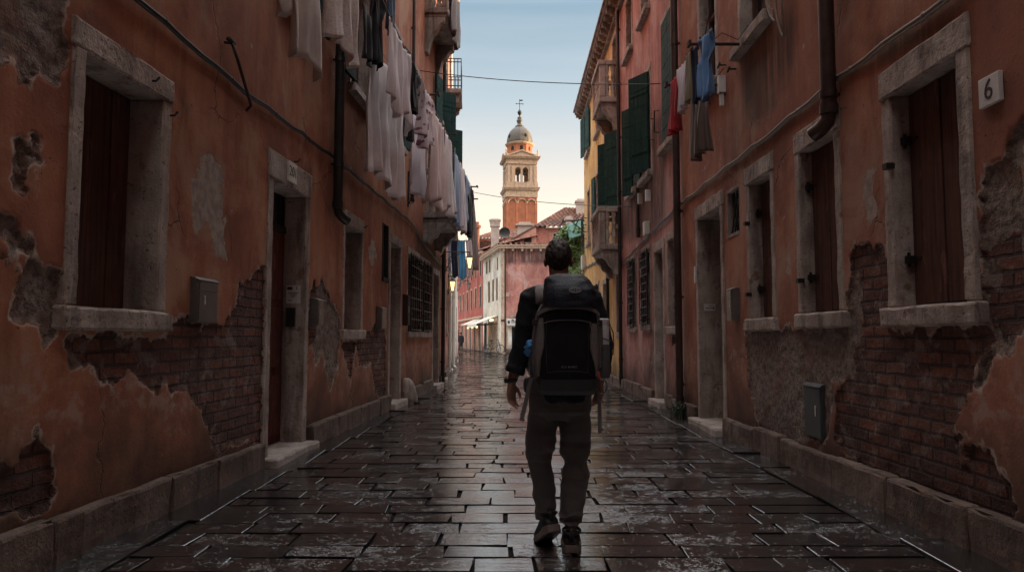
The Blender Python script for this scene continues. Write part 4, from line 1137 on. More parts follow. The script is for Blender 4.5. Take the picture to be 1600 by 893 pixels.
def house_yellow():
    h = empty('yellow_house', FR(22, 0, 0), 'ochre yellow house with two stone balconies at the far right end of the street', 'house', 'houses lining the street')
    holes = [(18.02, 18.8, 1.36, 2.9), (20.6, 21.5, -.05, 2.75), (22.6, 23.4, 1.35, 2.85), (24.6, 25.4, -.05, 2.7), (18.15, 19.0, 4.0, 6.4), (22.2, 23.0, 4.5, 6.3), (25.0, 25.8, 4.5, 6.3), (18.2, 19.1, 7.1, 9.0), (22.2, 23.0, 7.6, 9.0), (25.1, 25.9, 7.7, 9.1)]
    wall('wall', FR, 'plaster_yellow', h, 17.904, 27.0, 9.6, holes, None, 8, lambda u: .3, lambda z: .3)
    plinth(FR, h, [(17.95, 20.45), (21.65, 24.4), (25.6, 26.95)])
    window(FR, h, 18.02, 18.8, 1.36, 2.9, .1, .14, .18, k=2)
    doorway(FR, h, 20.6, 21.5, .06, 2.75, .12, .16, .3, 'wood_brown', None, .1, .12)
    grille_window(FR, h, 22.6, 23.4, 1.35, 2.85); doorway(FR, h, 24.6, 25.4, .06, 2.7, .12, .16, .3, 'wood_green', None, .1, .12)
    w = upper_window(FR, h, 18.15, 19.0, 4.0, 6.4, sill=.1); shutter_leaf(FR, w, 18.08, .54, .03, 28, 4.36, 6.4); shutter_leaf(FR, w, 18.86, .5, .06, 40, 4.36, 6.3)
    w = upper_window(FR, h, 22.2, 23.0, 4.5, 6.3); shutter_leaf(FR, w, 23.02, .42, .03, 8, 4.5, 6.3)
    w = upper_window(FR, h, 25.0, 25.8, 4.5, 6.3)
    upper_window(FR, h, 18.2, 19.1, 7.1, 9.0, sill=.1)
    w = upper_window(FR, h, 22.2, 23.0, 7.6, 9.0)
    w = upper_window(FR, h, 25.1, 25.9, 7.7, 9.1); shutter_leaf(FR, w, 25.92, .46, .04, 14, 7.7, 9.1); shutter_leaf(FR, w, 24.62, .46, .03, 10, 7.7, 9.1)
    balcony_stone(FR, h, 18.0, 19.7, .54, 3.52, 4.44, 'stone', .52); balcony_stone(FR, h, 18.0, 19.6, .5, 7.22, 8.15, 'stone', .62)
    drainpipe(FR, h, 20.1, .06, .1, 3.3, .045, False, 'pipe_dark')
    one('junction_box', 'pipe_white', h, lambda mb: mb.fbox(FR, 26.5, 26.9, .0, .15, 3.7, 4.2), bevel=.006)
    wall_cable(FR, h, [(20, 3.3), (22.5, 3.6), (26.5, 3.75)], .02, 'cable')
    cornice(FR, h, 17.904, 27.0, 9.6)
    def ch(mb):
        mb.fbox(FR, 20.6, 21.3, -.75, -.1, 9.6, 10.5); mb.fbox(FR, 20.52, 21.38, -.83, -.02, 10.5, 10.62); mb.fbox(FR, 20.6, 21.3, -.75, -.1, 10.62, 10.78)
    one('chimney', 'chimney_brick', h, ch)
    # iron basket frame on the end of the front
    def fr(mb):
        for z in (4.5, 4.75, 5.0, 5.25, 5.5): mb.tube([FR(26.2, .0, z), FR(26.2, .13, z), FR(26.9, .13, z), FR(26.9, .0, z)], .014, 6)
        for u in (26.2, 26.43, 26.66, 26.9): mb.tube([FR(u, .13, 4.45), FR(u, .13, 5.55)], .014, 6)
    one('window_cage', 'iron', h, fr)
    return h
HY = house_yellow()

# ------------------------------------------------------------------ farther houses on the left
def house_left_far():
    h = empty('grey_house', FL2(22, 0, 0), 'narrow pale rose house with an iron balcony just past the orange house on the left', 'house', 'houses lining the street')
    holes = [(20.2, 21.0, -.05, 2.6), (22.6, 23.4, 1.4, 2.7), (20.4, 21.1, 5.6, 7.3), (21.8, 22.8, 8.66, 10.4)]
    wall('wall', FL2, 'plaster_salmon', h, 19.106, 24.6, 11.3, holes, None, 6, lambda u: .4, lambda z: .4)
    plinth(FL2, h, [(19.15, 20.05), (21.15, 24.55)])
    doorway(FL2, h, 20.2, 21.0, .06, 2.6, .12, .16, .28, 'wood_green', None, .1, .12)
    window(FL2, h, 22.6, 23.4, 1.4, 2.7, .1, .14, .14, k=2, shut='wood_green', hinges=False)
    w = upper_window(FL2, h, 20.4, 21.1, 5.6, 7.3); shutter_leaf(FL2, w, 21.1, .5, .04, 60, 5.6, 7.3)
    upper_window(FL2, h, 21.8, 22.8, 8.66, 10.4, sill=.1)
    def sl(mb):
        mb.rbox(FL2, 21.5, 23.1, -.05, .46, 8.50, 8.64, step=.2); mb.fbox(FL2, 21.6, 23.0, -.05, .40, 8.42, 8.498)
    b = one('balcony', 'stone', h, sl)
    for uc in (21.7, 22.9): one('corbel', 'stone', b, lambda mb: mb.prism([(0, 0), (.4, 0), (.38, -.12), (.26, -.2), (.2, -.36), (.08, -.55), (0, -.58)], lambda a, c: FL2(uc - .1, a - .02, 8.42 + c), lambda a, c: FL2(uc + .1, a - .02, 8.42 + c)))
    def rl(mb):
        for z in (8.72, 9.45, 9.55): mb.tube([FL2(21.52, .0, z), FL2(21.52, .44, z), FL2(23.08, .44, z), FL2(23.08, 0, z)], .016, 6)
        for i in range(13): mb.tube([FL2(21.52 + 1.56 * i / 12, .44, 8.64), FL2(21.52 + 1.56 * i / 12, .44, 9.55)], .011, 6)
        for u in (21.52, 23.08):
            for n in (.12, .24, .34): mb.tube([FL2(u, n, 8.64), FL2(u, n, 9.55)], .011, 6)
    one('railing', 'iron', b, rl)
    drainpipe(FL2, h, 24.3, .06, .1, 11, .05, False, 'pipe_white')
    cornice(FL2, h, 19.106, 24.6, 11.3, .2)
    l = empty('low_house', FL2(30, 0, 0), 'low cream house with green shutters beyond the iron balcony on the left', 'house', 'houses lining the street')
    holes = [(26.0, 26.9, -.05, 2.6), (29, 29.9, 1.2, 2.7), (33, 33.9, 1.2, 2.7), (37, 37.9, -.05, 2.6)]
    wall('wall', FL2, 'plaster_cream', l, 24.604, 42, 5.0, holes, None, 5, lambda u: .5, lambda z: .5)
    doorway(FL2, l, 26, 26.9, .06, 2.6, .12, .16, .28, 'wood_green', None, .1, .12); doorway(FL2, l, 37, 37.9, .06, 2.6, .12, .16, .28, 'wood_green', None, .1, .12)
    window(FL2, l, 29, 29.9, 1.2, 2.7, shut='wood_green', hinges=False); window(FL2, l, 33, 33.9, 1.2, 2.7, shut='wood_green', hinges=False)
    drainpipe(FL2, l, 28.0, .1, .1, 4.6, .06, True, 'pipe_white')
    plinth(FL2, l, [(24.65, 25.85), (27.05, 36.8), (38.1, 41.9)])
    cornice(FL2, l, 24.604, 42, 5.0, .2)
house_left_far()

def house_behind():  # unseen house added to cut the light entering from behind
    h = empty('shading_end_house', (0, -8, 0), 'tall orange house added unseen behind the viewpoint to shut out light', 'house', 'houses lining the street')
    F = frame(0, -7.2, 1, 0, 0, 1)
    hs = [(-.6, .6, -.05, 2.8), (-2.2, -1.3, 4.5, 6.3), (1.0, 1.9, 4.5, 6.3)]
    wall('wall', F, 'plaster_orange', h, -12, 12, 17, hs, None, 7, lambda u: .6, lambda z: .6)
    doorway(F, h, -.6, .6, .06, 2.8)
    for a, b, c, d in hs[1:]: upper_window(F, h, a, b, c, d, shut='wood_green')
    cornice(F, h, -12, 12, 17)
house_behind()
# ------------------------------------------------------------------ the square at the end of the street
def corner_house():
    h = empty('corner_house', (3, 57, 0), 'corner house with a bare rose end wall and cream side, facing down the street', 'house', 'houses round the far square')
    FC = frame(-.83, 57, 1, 0, 0, -1)
    l = math.hypot(1.77, 9)
    FS = frame(-.83, 57, -1.77 / l, 9 / l, -9, -1.77)
    wall('wall', FC, 'plaster_rose', h, 0, 9.4, 8.3, [(.5, 1.95, .35, 2.05), (3.0, 4.0, .3, 2.3)], {'stain': [[(.3, 6.9), (9, 6.9), (9, 8.2), (.3, 8.2)]], 'render': [[(.1, 2.5), (1.2, 2.9), (2.2, 2.4), (3.5, 2.7), (5, 2.2), (9, 2.3), (9, -.1), (.1, -.1)]]}, 8, lambda u: .3, lambda z: .3)
    holes = [(1.6, 2.3, 4.2, 5.95), (3.4, 4.2, 4.2, 5.95), (5.4, 6.3, 4.2, 5.95), (5.1, 5.9, 6.75, 7.8), (6.7, 7.5, 6.75, 7.8), (1.5, 2.0, 6.6, 7.6), (1.6, 6.4, .05, 2.5), (7.0, 8.5, .1, 2.5)]
    wall('side_wall', FS, 'plaster_cream', h, 0.001, l, 8.29, holes, None, 5, lambda u: .4, lambda z: .4)
    one('quoin', 'stone_white', h, lambda mb: (mb.fbox(FC, -.02, .34, -.2, .05, 0, 7.95), mb.fbox(FC, -.04, .62, -.1, .06, 4.4, 4.7), mb.fbox(FC, -.04, .62, -.1, .06, 2.3, 2.75)))
    for (a, b, c, d) in holes[:6]:
        w = surround(FS, h, 'window', a, b, c, d, .08, .1, .15, stone='stone_white')
        one('shutter', 'wood_green', w, lambda mb: mb.fbox(FS, a, b, -.1, -.04, c, d))
    w = surround(FC, h, 'shop_window', .5, 1.95, .35, 2.05, .1, .1, .2, stone='stone_white')
    one('pane', 'glass', w, lambda mb: mb.fbox(FC, .5, 1.95, -.2, -.16, .35, 2.05))
    w = surround(FC, h, 'door', 3.0, 4.0, .3, 2.3, .1, .1, .2, stone='stone_white'); one('door_leaf', 'wood_green', w, lambda mb: mb.fbox(FC, 3, 4, -.2, -.14, 0, 2.3))
    # shop front under the awning
    def sf(mb):
        for i in range(10):
            a = 1.62 + i * .48; mb.fbox(FS, a, a + .12, -.18, .03, .05, 2.5)
        mb.fbox(FS, 1.6, 6.4, -.2, -.14, .05, .5)
    s = one('shopfront', 'stone_white', h, sf)
    one('pane', 'glass', s, lambda mb: mb.fbox(FS, 1.6, 6.4, -.26, -.21, .05, 2.5))
    for q in (2.1, 2.9): one('bulb', 'bulb', s, lambda mb: mb.ball(FS(q, .35, 2.62), .10, 10, 6))
    one('lit_display', 'bulb', s, lambda mb: mb.fbox(FS, 5.5, 5.9, -.20, -.15, 1.5, 2.1))
    def aw(mb):
        mb.hexa([FS(1.4, .02, 2.95), FS(6.6, .02, 2.95), FS(6.6, 1.75, 2.28), FS(1.4, 1.75, 2.28), FS(1.4, .02, 2.99), FS(6.6, .02, 2.99), FS(6.6, 1.75, 2.32), FS(1.4, 1.75, 2.32)])
        mb.fbox(FS, 1.4, 6.6, 1.74, 1.76, 2.05, 2.30)
    a = one('awning', 'awning', h, aw)
    for q in (1.5, 4, 6.5): one('awning_arm', 'iron', a, lambda mb: mb.tube([FS(q, 0, 2.3), FS(q, 1.7, 2.27)], .025, 6))
    def cn(mb):
        mb.fbox(FC, -.3, 9.5, -.05, .3, 8.12, 8.3); mb.fbox(FC, -.32, 9.5, -.05, .36, 8.302, 8.4)
        for i in range(13): mb.fbox(FC, .1 + i * .72, .26 + i * .72, 0, .24, 7.92, 8.118)
    one('cornice', 'stone_white', h, cn)
    one('side_cornice', 'stone_white', h, lambda mb: (mb.fbox(FS, .0, l, -.05, .3, 8.10, 8.28), mb.fbox(FS, .0, l, -.05, .36, 8.284, 8.38)))
    one('gutter', 'pipe', h, lambda mb: mb.tube([FC(.30, .07, 8.0), FC(.30, .07, .1)], .06, 8))
    rf = MB(); tile_roof(rf, FC(-.3, .36, 8.405), FC(9.5, .36, 8.405), FC(9.5, -.75, 8.62), FC(-.1, -.75, 8.62)); tile_roof(rf, FS(0, .35, 8.41), FS(l, .35, 8.41), FS(l, -3, 9.3), FS(.3, -3, 9.3))
    rf = rf.build('roof', 'tile', h)
    def ch(mb):
        mb.box(-1.72, -1.08, 59.8, 60.4, 8.0, 10.3); mb.box(-1.80, -1.0, 59.72, 60.48, 10.3, 10.42); mb.lathe([(.40, 10.42), (.46, 10.75), (.5, 10.78), (.5, 10.9), (.2, 11.0)], -1.4, 60.1, 8)
    one('chimney', 'chimney', rf, ch)
    sn = empty('shop_sign', FC(.95, .05, 2.1), 'white shop sign with a dark emblem over the window of the rose corner house', 'sign')
    one('board', 'plate', sn, lambda mb: mb.fbox(FC, .42, 1.42, .05, .11, 2.16, 2.68))
    def em(mb):
        mb.fbox(FC, .50, .66, .112, .125, 2.30, 2.52); mb.fbox(FC, .80, .98, .112, .125, 2.54, 2.62)
        for z in (2.30, 2.40, 2.48): mb.fbox(FC, .78, 1.34, .112, .122, z, z + .035)
    one('emblem', 'ink', sn, em)
    r = one('street_sign', 'wood_red', None, lambda mb: mb.fbox(FC, -.02, .34, .055, .075, 2.45, 2.62)); tag(r, 'small dark red sign on the white corner of the rose house', 'sign')
    return FS, l
FS, SL = corner_house()

def red_house():
    h = empty('red_house', (-4.4, 75, 0), 'red plastered terrace with dark shutters behind the cream shop side', 'house', 'houses round the far square')
    l = math.hypot(3.7, 19); F = frame(-2.62, 66.05, -3.7 / l, 19 / l, -19, -3.7)
    holes = [(a, a + 1.0, z, z + e) for a in (1, 4, 7, 10, 13, 16) for z, e in ((4.0, 1.9), (6.9, 1.5))] + [(a, a + 1.8, .05, 2.5) for a in (1, 4.2, 7.4, 10.6, 14)]
    wall('wall', F, 'plaster_red', h, 0.01, l, 9.0, holes, None, 7, lambda u: .5, lambda z: .5)
    for a, b, c, d in holes[:12]:
        w = surround(F, h, 'window', a, b, c, d, .12, .14, .15, stone='stone_white'); one('shutter', 'wood_black', w, lambda mb: mb.fbox(F, a, b, -.1, -.03, c, d))
    for a, b, c, d in holes[12:]:
        w = surround(F, h, 'shopfront', a, b, c, d, .2, .2, .2, stone='stone_white'); one('pane', 'glass', w, lambda mb: mb.fbox(F, a, b, -.2, -.1, c, d))
    one('cornice', 'stone_white', h, lambda mb: (mb.fbox(F, 0.01, l, -.05, .3, 8.8, 9.02), mb.fbox(F, .01, l, -.05, .1, 3.0, 3.2)))
    rf = MB(); tile_roof(rf, F(0, .35, 9.05), F(l, .35, 9.05), F(l, -4, 10.6), F(0, -4, 10.6)); rf = rf.build('roof', 'tile', h)
    one('chimney', 'chimney_brick', rf, lambda mb: (mb.box(-3.9, -3.3, 72, 72.6, 9.5, 12.0), mb.box(-4.0, -3.2, 71.9, 72.7, 12.0, 12.2), mb.box(-3.85, -3.35, 72.05, 72.55, 12.2, 12.5)))
    one('awning', 'awning', h, lambda mb: mb.hexa([F(1, .02, 2.9), F(6, .02, 2.9), F(6, 1.2, 2.4), F(1, 1.2, 2.4), F(1, .02, 2.94), F(6, .02, 2.94), F(6, 1.2, 2.44), F(1, 1.2, 2.44)]))
    for q in (2.0, 5.0, 8.2): one('bulb', 'bulb', h, lambda mb: mb.ball(F(q, .25, 2.2), .10, 8, 6))
red_house()

def rear_house():
    h = empty('rear_house', (4, 60, 0), 'salmon house with hipped tile roof rising behind the rose corner house', 'house', 'houses round the far square')
    F = frame(0, 58.2, 1, 0, 0, -1)
    wall('wall', F, 'plaster_salmon', h, 1.93, 9.5, 9.95, [(3.3, 4.2, 8.7, 9.45), (6.0, 7.0, 8.6, 9.5)], None, 8, lambda u: .5, lambda z: .5)
    for a, c, d in ((3.3, 8.7, 9.45), (6.0, 8.6, 9.5)):
        w = surround(F, h, 'window', a, a + .9, c, d, .08, .1, .15); one('pane', 'glass', w, lambda mb: mb.fbox(F, a, a + .9, -.2, -.1, c, d))
    def gb(mb):
        mb.prism([(-.62, 8.0), (1.92, 8.0), (1.92, 10.02), (-.62, 8.55)], lambda a, c: F(a, .25, c), lambda a, c: F(a, -1.6, c))
    one('lean_to', 'salmon_plain', h, gb)
    one('coping', 'tile', h, lambda mb: mb.prism([(-.75, 8.50), (1.95, 10.05), (1.95, 10.15), (-.75, 8.62)], lambda a, c: F(a, .33, c), lambda a, c: F(a, -1.7, c)))
    one('vent', 'dark', h, lambda mb: mb.prism([(.95, 8.75), (1.55, 8.75), (1.55, 9.35), (.95, 9.05)], lambda a, c: F(a, .27, c), lambda a, c: F(a, .2, c)))
    rf = MB()
    tile_roof(rf, F(1.7, .3, 9.97), F(9.6, .3, 9.97), F(9.6, -3.8, 12.2), F(4.6, -3.8, 12.2))
    tile_roof(rf, F(1.7, -8.0, 9.97), F(1.7, .3, 9.97), F(4.6, -3.8, 12.2), F(4.6, -3.9, 12.2))
    rf = rf.build('roof', 'tile', h)
    for x, y, z0, z1, s, m in ((5.72, 61.0, 10.5, 12.45, .36, 'chimney'), (4.55, 58.5, 9.8, 10.6, .26, 'chimney'), (1.05, 59.6, 8.8, 10.25, .6, 'chimney')):
        one('chimney', m, rf, lambda mb: (mb.box(x - s, x + s, y - s, y + s, z0, z1), mb.box(x - s * 1.25, x + s * 1.25, y - s * 1.25, y + s * 1.25, z1, z1 + .14), mb.box(x - s * .8, x + s * .8, y - s * .8, y + s * .8, z1 + .14, z1 + .3)))
    h4 = empty('sun_blocking_house', (17, 50, 0), 'long salmon house added right of the far square to block low sun, mostly hidden', 'house', 'houses round the far square')  # hidden row added to keep the low sun off the square
    F4 = frame(13.5, 0, 0, 1, -1, 0)
    hs = [(a, a + 1, z, z + 1.7) for a in (30, 36, 42, 48) for z in (1.2, 4.5, 8.0)]
    wall('wall', F4, 'plaster_salmon', h4, 27.5, 95, 12, hs, None, 8, lambda u: 1, lambda z: 1)
    for a, b, c, e in hs:
        w = surround(F4, h4, 'window', a, b, c, e, .1, .1, .15); one('shutter', 'wood_green', w, lambda mb: mb.fbox(F4, a, b, -.1, -.03, c, e))
    h2 = empty('brick_house', (-2, 86, 0), 'brick house with a low tile roof in front of the bell tower', 'house', 'houses round the far square')
    F2 = frame(0, 85, 1, 0, 0, -1)
    wall('wall', F2, 'plaster_salmon', h2, -4.2, 3.5, 12.7, [], {'brick': [[(-4, 10), (3, 10), (3, 12.6), (-4, 12.5)]]}, 8, lambda u: .6, lambda z: .6)
    rf = MB(); tile_roof(rf, F2(-4.4, .3, 12.72), F2(3.6, .3, 12.72), F2(3.6, -4, 14.3), F2(-1.6, -4, 14.3)); rf = rf.build('roof', 'tile', h2)
    one('chimney', 'chimney_brick', h2, lambda mb: (mb.box(-4.45, -3.75, 84, 84.7, 9, 13.9), mb.box(-4.6, -3.6, 83.9, 84.8, 13.9, 14.1), mb.box(-4.4, -3.8, 84.05, 84.65, 14.1, 14.5)))
    d = MB()
    d.tube([(-.58, 58.0, 8.4), (-.58, 58.0, 9.4)], .03, 6); d.lathe([(.02, 0), (.3, .05), (.44, .14), (.43, .16), (.28, .08), (.02, .03)], 0, 0, 16)
    for v in list(d.bm.verts):
        if v.co.z < 1: v.co = Vector((-.58 + v.co.x, 57.93 - v.co.z, 9.5 + v.co.y))
    o = d.build('satellite_dish', 'pipe_dark', None); tag(o, 'dark round satellite dish on the roof of the rose corner house', 'satellite dish')
    h3 = empty('far_house', (-11, 112, 0), 'pale house closing the lane beyond the red terrace', 'house', 'houses round the far square')
    F3 = frame(0, 112, 1, 0, 0, -1)
    hs = [(a, a + 1, z, z + 1.7) for a in (-13, -10.5, -8) for z in (1.2, 4.5, 7.5)]
    wall('wall', F3, 'plaster_cream', h3, -22, -3, 10.5, hs, None, 8, lambda u: .8, lambda z: .8)
    for a, b, c, e in hs:
        w = surround(F3, h3, 'window', a, b, c, e, .1, .1, .15); one('shutter', 'wood_green', w, lambda mb: mb.fbox(F3, a, b, -.1, -.03, c, e))
    rf = MB(); tile_roof(rf, F3(-22, .3, 10.52), F3(-3, .3, 10.52), F3(-3, -4, 12.3), F3(-22, -4, 12.3)); rf.build('roof', 'tile', h3)
rear_house()

def tower():
    cx, cy = 1.48, 140.0
    h = empty('bell_tower', (cx, cy, 0), 'tall brick and white stone bell tower with a leaded dome and cross, beyond the roofs', 'bell tower')
    ya = R(8)
    def face(k):
        a = ya + k * PI / 2
        nx, ny = math.sin(-a) * -1, -math.cos(a)      # outward
        nx, ny = math.sin(a), -math.cos(a)
        dx, dy = math.cos(a), math.sin(a)
        return frame(cx, cy, dx, dy, nx, ny)
    F0 = face(0)
    faces = [face(k) for k in range(4)]
    one('shaft', 'tower_brick', h, lambda mb: mb.fbox(F0, -2.8, 2.8, -2.8, 2.8, 0, 27.6))
    def pil(mb):
        for F in faces:
            for a in (-2.88, -1.12, .72, 2.48): mb.fbox(F, a, a + .4, 2.7, 2.93, 0, 26.5)
            for a in (-2.48, -.72, 1.12):
                w = 1.36 if a != -.72 else 1.44
                arc = [(a + w / 2 + (w / 2) * math.cos(t), 26.4 + (w / 2) * math.sin(t)) for t in [PI * i / 8 for i in range(9)]]
                for (p, q), (p2, q2) in zip(arc, arc[1:]):
                    mb.prism([(p, q), (p2, q2), (p2, 27.5), (p, 27.5)], lambda a_, c: F(a_, 2.75, c), lambda a_, c: F(a_, 2.925, c))
    one('pilaster', 'tower_brick', h, pil)
    def rim(mb):
        for F in faces:
            for a, w in ((-2.48, 1.36), (-.72, 1.44), (1.12, 1.36)):
                pts = [F(a + w / 2 + (w / 2 + .1) * math.cos(t), 2.93, 26.4 + (w / 2 + .1) * math.sin(t)) for t in [PI * i / 10 for i in range(11)]]
                mb.tube(pts, .10, 6)
    one('arch_moulding', 'stone_white', h, rim)
    def crn(mb, z, hw, t, st=3):
        for i in range(st):
            w = hw * (.92 + .08 * (i + 1) / st); mb.fbox(F0, -w, w, -w, w, z + t * i / st + .001 * i, z + t * (i + 1) / st)
    one('string_course', 'stone_white', h, lambda mb: (mb.fbox(F0, -2.98, 2.98, -2.98, 2.98, 27.601, 28.9), crn(mb, 28.901, 3.4, .6)))
    def bal(mb):
        mb.fbox(F0, -2.95, 2.95, -2.95, 2.95, 29.502, 30.45)
        for F in faces:
            for a in (-2.9, -1.4, .9, 2.4): mb.fbox(F, a, a + .5, 2.9, 3.06, 29.51, 30.5)
    one('parapet', 'stone_white', h, bal)
    def bf(mb):
        for k, F in enumerate(faces):
            for a, b in ((-2.75, -1.25), (-.2, .2), (1.25, 2.75)): mb.fbox(F, a, b, 2.2 + .001 * k, 2.72, 30.46, 33.4)
            for a in (-2.7, -1.95, 1.55, 2.3): mb.fbox(F, a, a + .4, 2.72, 2.92, 30.46, 33.6)
            mb.fbox(F, -2.75, 2.75, 2.2 + .001 * k, 2.715, 33.4, 33.92)
            for c in (-.725, .725):
                arc = [(c + .53 * math.cos(t), 32.8 + .53 * math.sin(t)) for t in [PI * i / 8 for i in range(9)]]
                for (p, q), (p2, q2) in zip(arc, arc[1:]): mb.prism([(p, q), (p2, q2), (p2, 33.41), (p, 33.41)], lambda a_, c_: F(a_, 2.3, c_), lambda a_, c_: F(a_, 2.70, c_))
    one('belfry', 'stone_white', h, bf)
    for a in (-.72, .72):
        c = F0(a, 1.6, 0)
        one('bell', 'lead', h, lambda mb: mb.lathe([(.1, 33.1), (.22, 33.0), (.26, 32.6), (.34, 32.3), (.46, 32.1), (.44, 32.08)], c.x, c.y, 12), smooth=True)
    one('entablature', 'stone_white', h, lambda mb: (mb.fbox(F0, -2.92, 2.92, -2.92, 2.92, 33.921, 34.9), crn(mb, 34.901, 3.5, .5)))
    def pd(mb):
        for F in faces:
            mb.prism([(-2.4, 35.403), (2.4, 35.403), (0, 36.3)], lambda a, c: F(a, 3.1, c), lambda a, c: F(a, 2.3, c))
            for s in (-1, 1):
                mb.prism([(s * 2.7, 35.41), (s * 2.7, 35.62), (0, 36.62), (0, 36.36)], lambda a, c: F(a, 3.3, c), lambda a, c: F(a, 2.3, c))
        for s in (-1, 1):
            for q in (-1, 1):
                c = F0(s * 3.0, q * 3.0, 0); mb.lathe([(.2, 35.4), (.2, 35.9), (.1, 36.1), (.16, 36.5), (.05, 36.9)], c.x, c.y, 8)
    one('pediment', 'stone_white', h, pd)
    def dr(mb): mb.lathe([(2.5, 35.3), (2.5, 38.0)], cx, cy, 8, ya + PI / 8)
    d = one('drum', 'tower_brick', h, dr)
    for k in range(8):
        def dw(mb):
            a = ya + k * PI / 4; nx, ny = math.sin(a), -math.cos(a); F = frame(cx, cy, math.cos(a), math.sin(a), nx, ny)
            mb.prism([(-.32, 36.8), (.32, 36.8), (.32, 37.4), (.2, 37.62), (0, 37.7), (-.2, 37.62), (-.32, 37.4)], lambda p, c: F(p, 2.33, c), lambda p, c: F(p, 2.2, c))
        one('drum_window', 'dark', d, dw)
    one('drum_cornice', 'stone_white', h, lambda mb: mb.lathe([(2.5, 37.95), (2.75, 38.1), (2.85, 38.3), (2.6, 38.42)], cx, cy, 24))
    dm = one('dome', 'lead', h, lambda mb: mb.lathe([(2.42 * math.cos(t) ** .8 if t < 1.5 else .5, 38.4 + 3.45 * math.sin(t)) for t in [1.42 * i / 14 for i in range(15)]], cx, cy, 64, 0, 8, .045), smooth=True)
    for k in range(4):
        def dws(mb):
            a = ya + PI / 8 + k * PI / 2; nx, ny = math.sin(a), -math.cos(a); F = frame(cx, cy, math.cos(a), math.sin(a), nx, ny)
            mb.ball(F(0, 2.22, 39.7), (.3, .3, .42), 10, 8)
        one('dome_window', 'dark', dm, dws)
    one('lantern', 'lead', h, lambda mb: mb.lathe([(.95, 41.7), (.85, 42.0), (.5, 42.2), (.42, 42.5), (.6, 42.9), (.62, 43.1), (.35, 43.3), (.5, 43.55), (.3, 43.8), (.12, 44.0), (.10, 44.2)], cx, cy, 16), smooth=True)
    def cr(mb):
        mb.lathe([(.08, 44.1), (.3, 44.3), (.42, 44.6), (.42, 44.8), (.28, 45.0), (.08, 45.3)], cx, cy, 14)
        mb.tube([(cx, cy, 45.2), (cx, cy, 47.3)], .06, 6); mb.tube([F0(-.65, 0, 46.4), F0(.65, 0, 46.4)], .06, 6)
        mb.box(cx + .05, cx + .6, cy - .03, cy + .03, 46.95, 47.2)
        for q in (-.65, .65): mb.ball(F0(q, 0, 46.4), .12, 8, 6)
    one('cross', 'iron', h, cr)
tower()

# ------------------------------------------------------------------ greenery and small things
def vine():
    rs = random.Random(4)
    r = empty('climbing_plant', (2.9, 31, 0), 'leafy green climber trailing over an iron trellis beyond the yellow house', 'plant')
    st = MB()
    for k in range(5):
        x = 2.55 + .15 * k; y = 29.8 + .7 * k
        st.tube([(x + .25, y, 0), (x + .2, y, 1.5), (x, y + .1, 3.4), (x - .25, y, 5.2)], [.05, .045, .035, .02], 7)
    st.build('stem', 'rust', r)
    mb = MB()
    for _ in range(70):
        t = rs.random(); z = 2.8 + 2.75 * t
        c = (2.98 - 1.0 * rs.random() * (.25 + t * .85), 29.2 + rs.random() * 3, z)
        leaves(mb, c, (.32, .5, .34), 70, .10, rs)
    mb.build('foliage', 'leaf', r)
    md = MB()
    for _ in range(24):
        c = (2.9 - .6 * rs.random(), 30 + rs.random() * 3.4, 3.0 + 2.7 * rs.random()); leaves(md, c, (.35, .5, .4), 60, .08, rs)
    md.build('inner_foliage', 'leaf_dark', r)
    t = empty('trellis', (2.9, 30, 0), 'black iron trellis frame carrying a teal canvas at the end of the yellow house', 'trellis')
    def f(mb):
        for y in (28.6, 30.4, 32.2):
            mb.tube([(3.15, y, 0), (3.15, y, 5.9)], .04, 6); mb.tube([(3.15, y, 5.85), (1.95, y, 5.75)], .03, 6); mb.tube([(3.15, y, 5.1), (2.3, y, 5.78)], .022, 6)
        for x in (2.0, 2.6, 3.15): mb.tube([(x, 28.5, 5.8), (x, 32.3, 5.8)], .025, 6)
    one('frame', 'iron', t, f)
    c = MB(); rows = []
    for i in range(9):
        rows.append([c.v((2.25 + 1.1 * i / 8, 28.5 + 2.0 * j / 10, 5.05 + .40 * (i / 8) ** 1.2 + .85 * j / 10 - .05 * math.sin(PI * j / 5) ** 2)) for j in range(11)])
    for a, b in zip(rows, rows[1:]):
        for j in range(10): c.bm.faces.new([a[j], a[j + 1], b[j + 1], b[j]])
    o = c.build('canvas', 'green_canvas', t, smooth=True); s = o.modifiers.new('t', 'SOLIDIFY'); s.thickness = .012
    w = empty('garden_wall', (3.3, 32, 0), 'low plastered garden wall behind the climber', 'wall')
    FW = frame(3.3, 0, .12, 1, -1, .12)
    wall('wall', frame(3.22 - 27.2 * .05, 0, .05, 1, -1, .05), 'plaster_pink', w, 27.2, 37, 3.2, [], None, .3, lambda u: .5, lambda z: .5)
vine()

def weeds():
    rs = random.Random(9)
    mb = MB(); c = FR(11.3, .13, 0)
    for i in range(90):
        a = rs.uniform(0, 2 * PI); l = rs.uniform(.12, .34); q = Vector((c.x + rs.gauss(0, .08), c.y + rs.gauss(0, .14), 0))
        tip = q + Vector((math.cos(a) * l * .5, math.sin(a) * l * .5, l * .8)); mid = q.lerp(tip, .6) + Vector((0, 0, .05)); s = Vector((-math.sin(a), math.cos(a), 0)) * .012
        mb.bm.faces.new([mb.v(q - s * .3), mb.v(q + s * .3), mb.v(mid + s), mb.v(mid - s)]); mb.bm.faces.new([mb.v(mid - s), mb.v(mid + s), mb.v(tip)])
    leaves(mb, (c.x, c.y, .14), (.13, .2, .13), 160, .03, rs)
    tag(mb.build('weed', 'leaf_dark', None), 'tuft of weeds growing at the foot of the drainpipe on the right', 'weed')
weeds()

